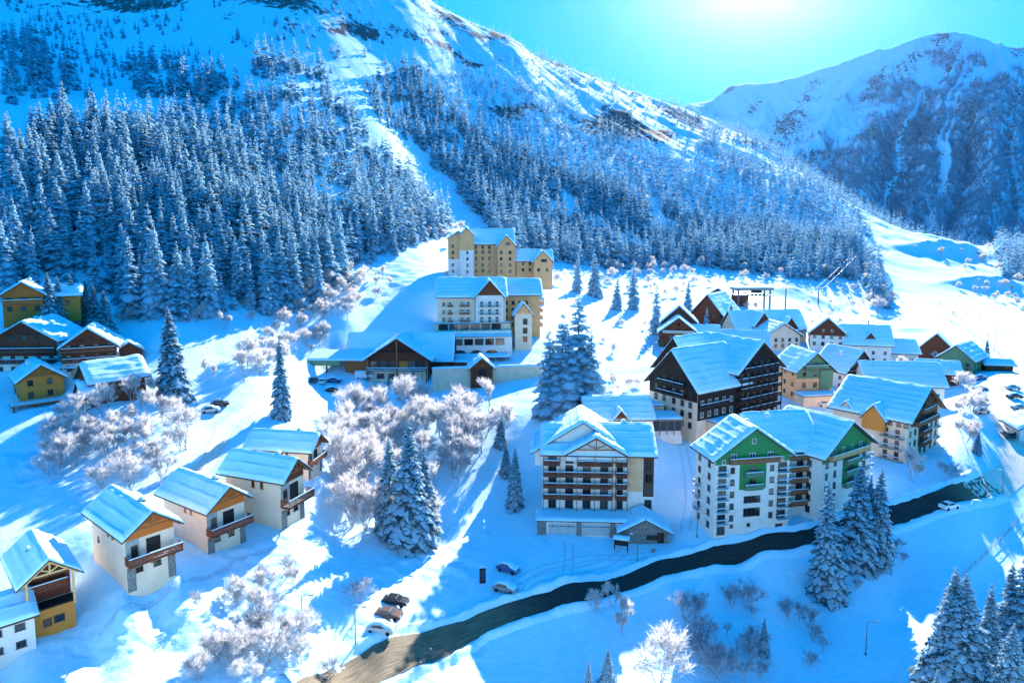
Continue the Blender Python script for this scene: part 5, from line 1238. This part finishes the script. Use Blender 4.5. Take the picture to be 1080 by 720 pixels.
def lamp_post(u,v,h,label,arm=1.2,rz=0):
    p=ground(u,v); o=empty('street_lamp',tuple(p),R(rz)); tag(o,label,'street lamp','street lamps')
    b=MB(); b.tube([(0,0,-.5),(0,0,h*.5),(0,0,h)],[.10,.085,.06],8); b.tube([(0,0,h-.05),(arm*.5,0,h+.15),(arm,0,h+.1)],.05,6); b.box(-.16,.16,-.16,.16,-.3,.25); b.build('pole',M_METAL,o)
    l=MB(); l.box(arm-.1,arm+.55,-.15,.15,h+.02,h+.16); lo=l.build('lamp_head',M_METAL,o); s=MB(); s.box(arm-.05,arm+.5,-.12,.12,h+.163,h+.26); s.build('snow_cap',M_SNOW,lo)
lamp_post(375,682,6.2,'tall slim street lamp on the sunny bank left of the junction')
lamp_post(319,662,5.0,'street lamp among the frosted trees on the lower left bank')
lamp_post(735,566,5.0,'street lamp beside the green-gabled block at the dark road'); lamp_post(672,592,5.5,'street lamp in front of the garages',1.0,180)
lamp_post(196,474,5.5,'street lamp beside the sanded lane above the chalets'); lamp_post(913,690,5.5,'lone street lamp on the shaded slope at the lower right')
lamp_post(558,398,5,'street lamp beside the retaining wall'); lamp_post(1057,520,5,'street lamp on the outer bend of the village road',1.0,90)
# totem and hoarding
p=ground(509,614); o=empty('sign_totem',tuple(p),R(10)); tag(o,'dark narrow sign totem capped with snow on the shaded forecourt','sign')
b=MB(); b.box(-.55,.55,-.2,.2,-.3,2.9); b.build('board',M_DARK,o); b=MB()
for z in (.5,1.2,1.9): b.box(-.4,.4,-.23,-.2,z,z+.5)
b.build('panel',paint('navy_panel',(.03,.04,.09)),o); snow_slab(o,None,-.6,.6,-.28,.28,2.9,.3)
p=ground(655,580); o=empty('notice_board',tuple(p),R(-15)); tag(o,'small roofed notice board on posts in front of the garages','sign')
for x in (-1.3,1.3): part_box(o,'post',M_DARK,x-.1,x+.1,-.1,.1,-.3,2.4)
part_box(o,'board',M_DARK,-1.25,1.25,-.05,.05,1.0,2.2); shed(o,-1.7,1.7,-.7,.7,2.3,2.7,None,None,.25,.1)
p=ground(1003,440)
# bin by the road
p=ground(689,582); o=empty('litter_bin',tuple(p)); tag(o,'small dark litter bin right of the notice board','bin'); b=MB(); b.tube([(0,0,0),(0,0,.55),(0,0,1.0)],[.28,.33,.36],10); b.build('bin_body',M_METAL,o); snow_slab(o,None,-.3,.3,-.3,.3,1.0,.22)
# lift bottom station
p=place(795,324,330,0,-4,6); p=(p[0],p[1],gz(p[0],p[1])+0.3)
o=empty('lift_station',p,R(6)); tag(o,'open ski lift station with a flat snowy roof on pillars above the village','lift station')
part_box(o,'roof',M_METAL,-9,10,-4,4,7.6,8.6); snow_slab(o,None,-9.2,10.2,-4.2,4.2,8.6,.5)
for x in (-7.6,8.6):
    for y in (-3,3): part_box(o,'pillar',M_METAL,x-.35,x+.35,y-.35,y+.35,-2,7.6)
part_box(o,'cabin',M_BROWN,-8.5,-2.5,-3,3,-2,5.0); part_box(o,'cabin_roof',M_METAL,-9,-2,-3.6,3.6,5.0,5.3)
b=MB(); b.tube([(3,0,6.2),(3,0,7.2)],2.6,20); b.build('bull_wheel',M_DARK,o)
for i in range(5):
    x=-1+i*1.9; ch=MB(); ch.bar((x,-4.4,7.5),(x,-4.4,5.4),.08); ch.box(x-.7,x+.7,-4.7,-4.1,5.0,5.12); ch.box(x-.7,x+.7,-4.15,-4.07,5.12,5.8); ch.build('chair',M_DARK,o)
def pylon(u,v,h,label,w=3.6,rz=-35):
    p=ground(u,v); o=empty('lift_pylon',tuple(p),R(rz)); tag(o,label,'lift pylon','lift pylons on the slope')
    b=MB(); b.tube([(0,0,-1),(0,0,h*.5),(0,0,h)],[.42,.36,.28],10); b.build('mast',M_METAL,o)
    a=MB(); a.bar((-w/2,0,h),(w/2,0,h),.3,.3); a.build('crossarm',M_METAL,o)
    for s in (-1,1): k=MB(); k.box(s*w/2-.12,s*w/2+.12,-1.3,1.3,h-.5,h-.2); k.build('sheave_train',M_DARK,o)
    q=o.location+Vector((0,0,h-.3)); M=Matrix.Rotation(R(rz),3,'Z'); return [q+M@Vector((s*w/2,0,0)) for s in (-1,1)]
A=[pylon(811,331,9.0,'lift pylon right beside the lift station roof'),pylon(828,330,12.5,'tall dark lift pylon between the station and the ski slope'),pylon(863,320,9,'lift pylon above the chalet roofs in the middle of the slope'),pylon(899,282,9.5,'lift pylon at the upper edge of the left ski slope'),pylon(915,356,8.0,'short lift pylon behind the village chalets',4.5)]
for pr in ((0,1),(1,2),(2,3)):
    for s in (0,1):
        a,b_=A[pr[0]][s],A[pr[1]][s]; pts=[a.lerp(b_,i/14)-Vector((0,0,1.0*4*(i/14)*(1-i/14))) for i in range(15)]
        m=MB(); m.tube(pts,.05,5); o=m.build('lift_cable',M_METAL); tag(o,'thin dark lift cable strung between pylons over the ski slope','cable','lift cables')
def mast(u,v,h,label):
    p=ground(u,v); o=empty('snow_gun_mast',tuple(p)); tag(o,label,'mast'); b=MB(); b.tube([(0,0,-.5),(0,0,h)],[.12,.07],7); b.build('mast',M_METAL,o); b=MB(); b.tube([(0,0,h),(.8,0,h+.5)],.06,6); b.build('head',M_METAL,o)
mast(1049,372,12,'thin tall mast on the white ski slope at the right'); mast(878,338,5,'short mast on the piste left of the dark gabled chalet')
def fence(pts,h,label,m,step=1.6,rails=(.35,.9)):
    P=[ground(*p) for p in pts]; Q=[]
    for a,b_ in zip(P[:-1],P[1:]):
        n=max(1,int(np.linalg.norm(b_-a)/step)); Q+=[a+(b_-a)*i/n for i in range(n)]
    Q.append(P[-1]); Q=[Vector((q[0],q[1],gz(q[0],q[1]))) for q in Q]; o=empty('fence',tuple(Q[0])); tag(o,label,'fence'); O=Q[0]
    for q in Q[::1]:
        pb=MB(); pb.box(-.05,.05,-.05,.05,-.3,h); pb.build('post',m,o,Matrix.Translation(q-O))
    r=MB()
    for k in rails:
        for a,b_ in zip(Q[:-1],Q[1:]): r.bar(a-O+Vector((0,0,h*k)),b_-O+Vector((0,0,h*k)),.05,.09)
    r.build('rail',m,o)
fence([(640,390),(665,392),(690,388),(706,384)],1.2,'thin fence along the lower edge of the ski run',M_BROWN)
fence([(672,368),(690,370),(700,372)],1.3,'reddish netting fence beside the pink inflatable',M_PINK)
fence([(560,412),(600,380),(640,360)],1.2,'long fence on the uphill side of the ski run',M_CONC,3.0)
fence([(862,604),(900,607),(940,606)],1.1,'low fence across the shaded bank below the road',M_METAL,2.0)
fence([(1005,620),(1040,585),(1078,545)],.9,'post fence climbing the shaded slope at the far right',M_CONC,2.6)
fence([(992,334),(1015,346),(1036,360),(1052,372),(1062,382)],1.5,'long snow fence slanting down the white ski slope',M_BROWN,3.0)
fence([(845,352),(862,340),(880,326),(900,318)],1.4,'low snow fence beside the left ski slope',M_BROWN,3.0)
p=ground(699,378); o=empty('inflatable_marker',tuple(p)); tag(o,'bright pink inflatable marker at the foot of the ski run','inflatable'); b=MB(); n=12
b.tube([(0,0,-.2),(0,0,.6),(0,0,2.0),(0,0,2.7),(.1,0,3.1)],[.9,1.15,1.05,.7,.2],14); b.build('marker_body',M_PINK,o,None,True); b=MB(); b.box(-.9,.9,-1.2,-1.14,.8,1.5); b.build('panel',M_SNOW,o)
p=ground(646,371); o=empty('slalom_gate',tuple(p)); tag(o,'small dark green gate flag on the ski run','flag'); b=MB(); b.tube([(0,0,0),(0,0,2.4)],.06,6); b.build('pole',M_METAL,o); b=MB(); b.box(.06,1.0,-.02,.02,1.0,2.3); b.build('flag',M_GREEN,o)
TINT=(.40,.645,1.0); HAZE=0.0000055; HAZE_G=0.92; SUN_E=2.2; SKY_SAT=3.5; SKY_HUE=0.5; SKY_STR=0.15; EXPO=2.75; SKY_GAM=0.25; SKY_DUST=0.3; DIFB=3; GLOW_G=3.0; GLOW_K=0.0003
# ------------------------------------------------------------------ camera, sun, sky
cam=bpy.data.cameras.new('camera'); co=bpy.data.objects.new('camera',cam); COL.objects.link(co); SC.camera=co
cam.sensor_width=36; cam.lens=F/1080*36; cam.shift_y=(V0-360)/1080; cam.clip_end=9000; cam.clip_start=.5
co.rotation_euler=(math.pi/2-PITCH,0,0)
sx,sz=slope(804,-120); sd=Vector((sx,1,sz)).normalized(); EL=math.asin(sd.z); AZ=math.atan2(sd.x,sd.y)
sl=bpy.data.lights.new('sun','SUN'); so=bpy.data.objects.new('sun',sl); COL.objects.link(so); sl.energy=SUN_E; sl.angle=R(.5); sl.color=(1.0,.92,.80)
so.rotation_euler=(-sd).to_track_quat('-Z','Y').to_euler(); so.location=(0,0,60)
w=bpy.data.worlds.new('World'); SC.world=w; w.use_nodes=True; nt=w.node_tree; bg=nt.nodes['Background']
sk=nt.nodes.new('ShaderNodeTexSky'); sk.sky_type='NISHITA'; sk.sun_disc=False; sk.sun_elevation=EL; sk.sun_rotation=AZ; sk.altitude=1500; sk.air_density=1.0; sk.dust_density=SKY_DUST; sk.ozone_density=3.0
hs=nt.nodes.new('ShaderNodeHueSaturation'); hs.inputs['Saturation'].default_value=SKY_SAT; hs.inputs['Hue'].default_value=SKY_HUE
gm=nt.nodes.new('ShaderNodeGamma'); gm.inputs['Gamma'].default_value=SKY_GAM
nt.links.new(sk.outputs[0],gm.inputs['Color']); tn=nt.nodes.new('ShaderNodeMixRGB'); tn.blend_type='MULTIPLY'; tn.inputs['Fac'].default_value=1; tn.inputs['Color2'].default_value=(*TINT,1); nt.links.new(gm.outputs[0],tn.inputs['Color1']); nt.links.new(tn.outputs[0],hs.inputs['Color']); g2=nt.nodes.new('ShaderNodeGamma'); g2.inputs['Gamma'].default_value=GLOW_G; nt.links.new(sk.outputs[0],g2.inputs['Color'])
ad=nt.nodes.new('ShaderNodeMixRGB'); ad.blend_type='ADD'; ad.inputs['Fac'].default_value=GLOW_K; nt.links.new(hs.outputs[0],ad.inputs['Color1']); nt.links.new(g2.outputs[0],ad.inputs['Color2']); nt.links.new(ad.outputs[0],bg.inputs['Color']); bg.inputs['Strength'].default_value=SKY_STR
vs=SC.view_settings; vs.view_transform='Standard'; vs.look='None'; vs.gamma=1; vs.use_curve_mapping=False; vs.exposure=EXPO
SC.cycles.max_bounces=6; SC.cycles.diffuse_bounces=DIFB; SC.cycles.glossy_bounces=2; SC.cycles.transmission_bounces=2; SC.cycles.caustics_reflective=False; SC.cycles.use_denoising=True

if HAZE>0:
    hb=MB(); hb.box(-2600,3200,-60,4200,-420,1250); m=bpy.data.materials.new('haze_air'); m.use_nodes=True; nt=m.node_tree; nt.nodes.remove(nt.nodes['Principled BSDF'])
    pv=nt.nodes.new('ShaderNodeVolumePrincipled'); pv.inputs['Color'].default_value=(.75,.88,1,1); pv.inputs['Density'].default_value=HAZE; pv.inputs['Anisotropy'].default_value=HAZE_G
    nt.links.new(pv.outputs[0],nt.nodes['Material Output'].inputs['Volume']); o=hb.build('haze',m); tag(o,'thin bluish winter air between the village and the far mountains',None,None,'stuff'); o.display_type='WIRE'
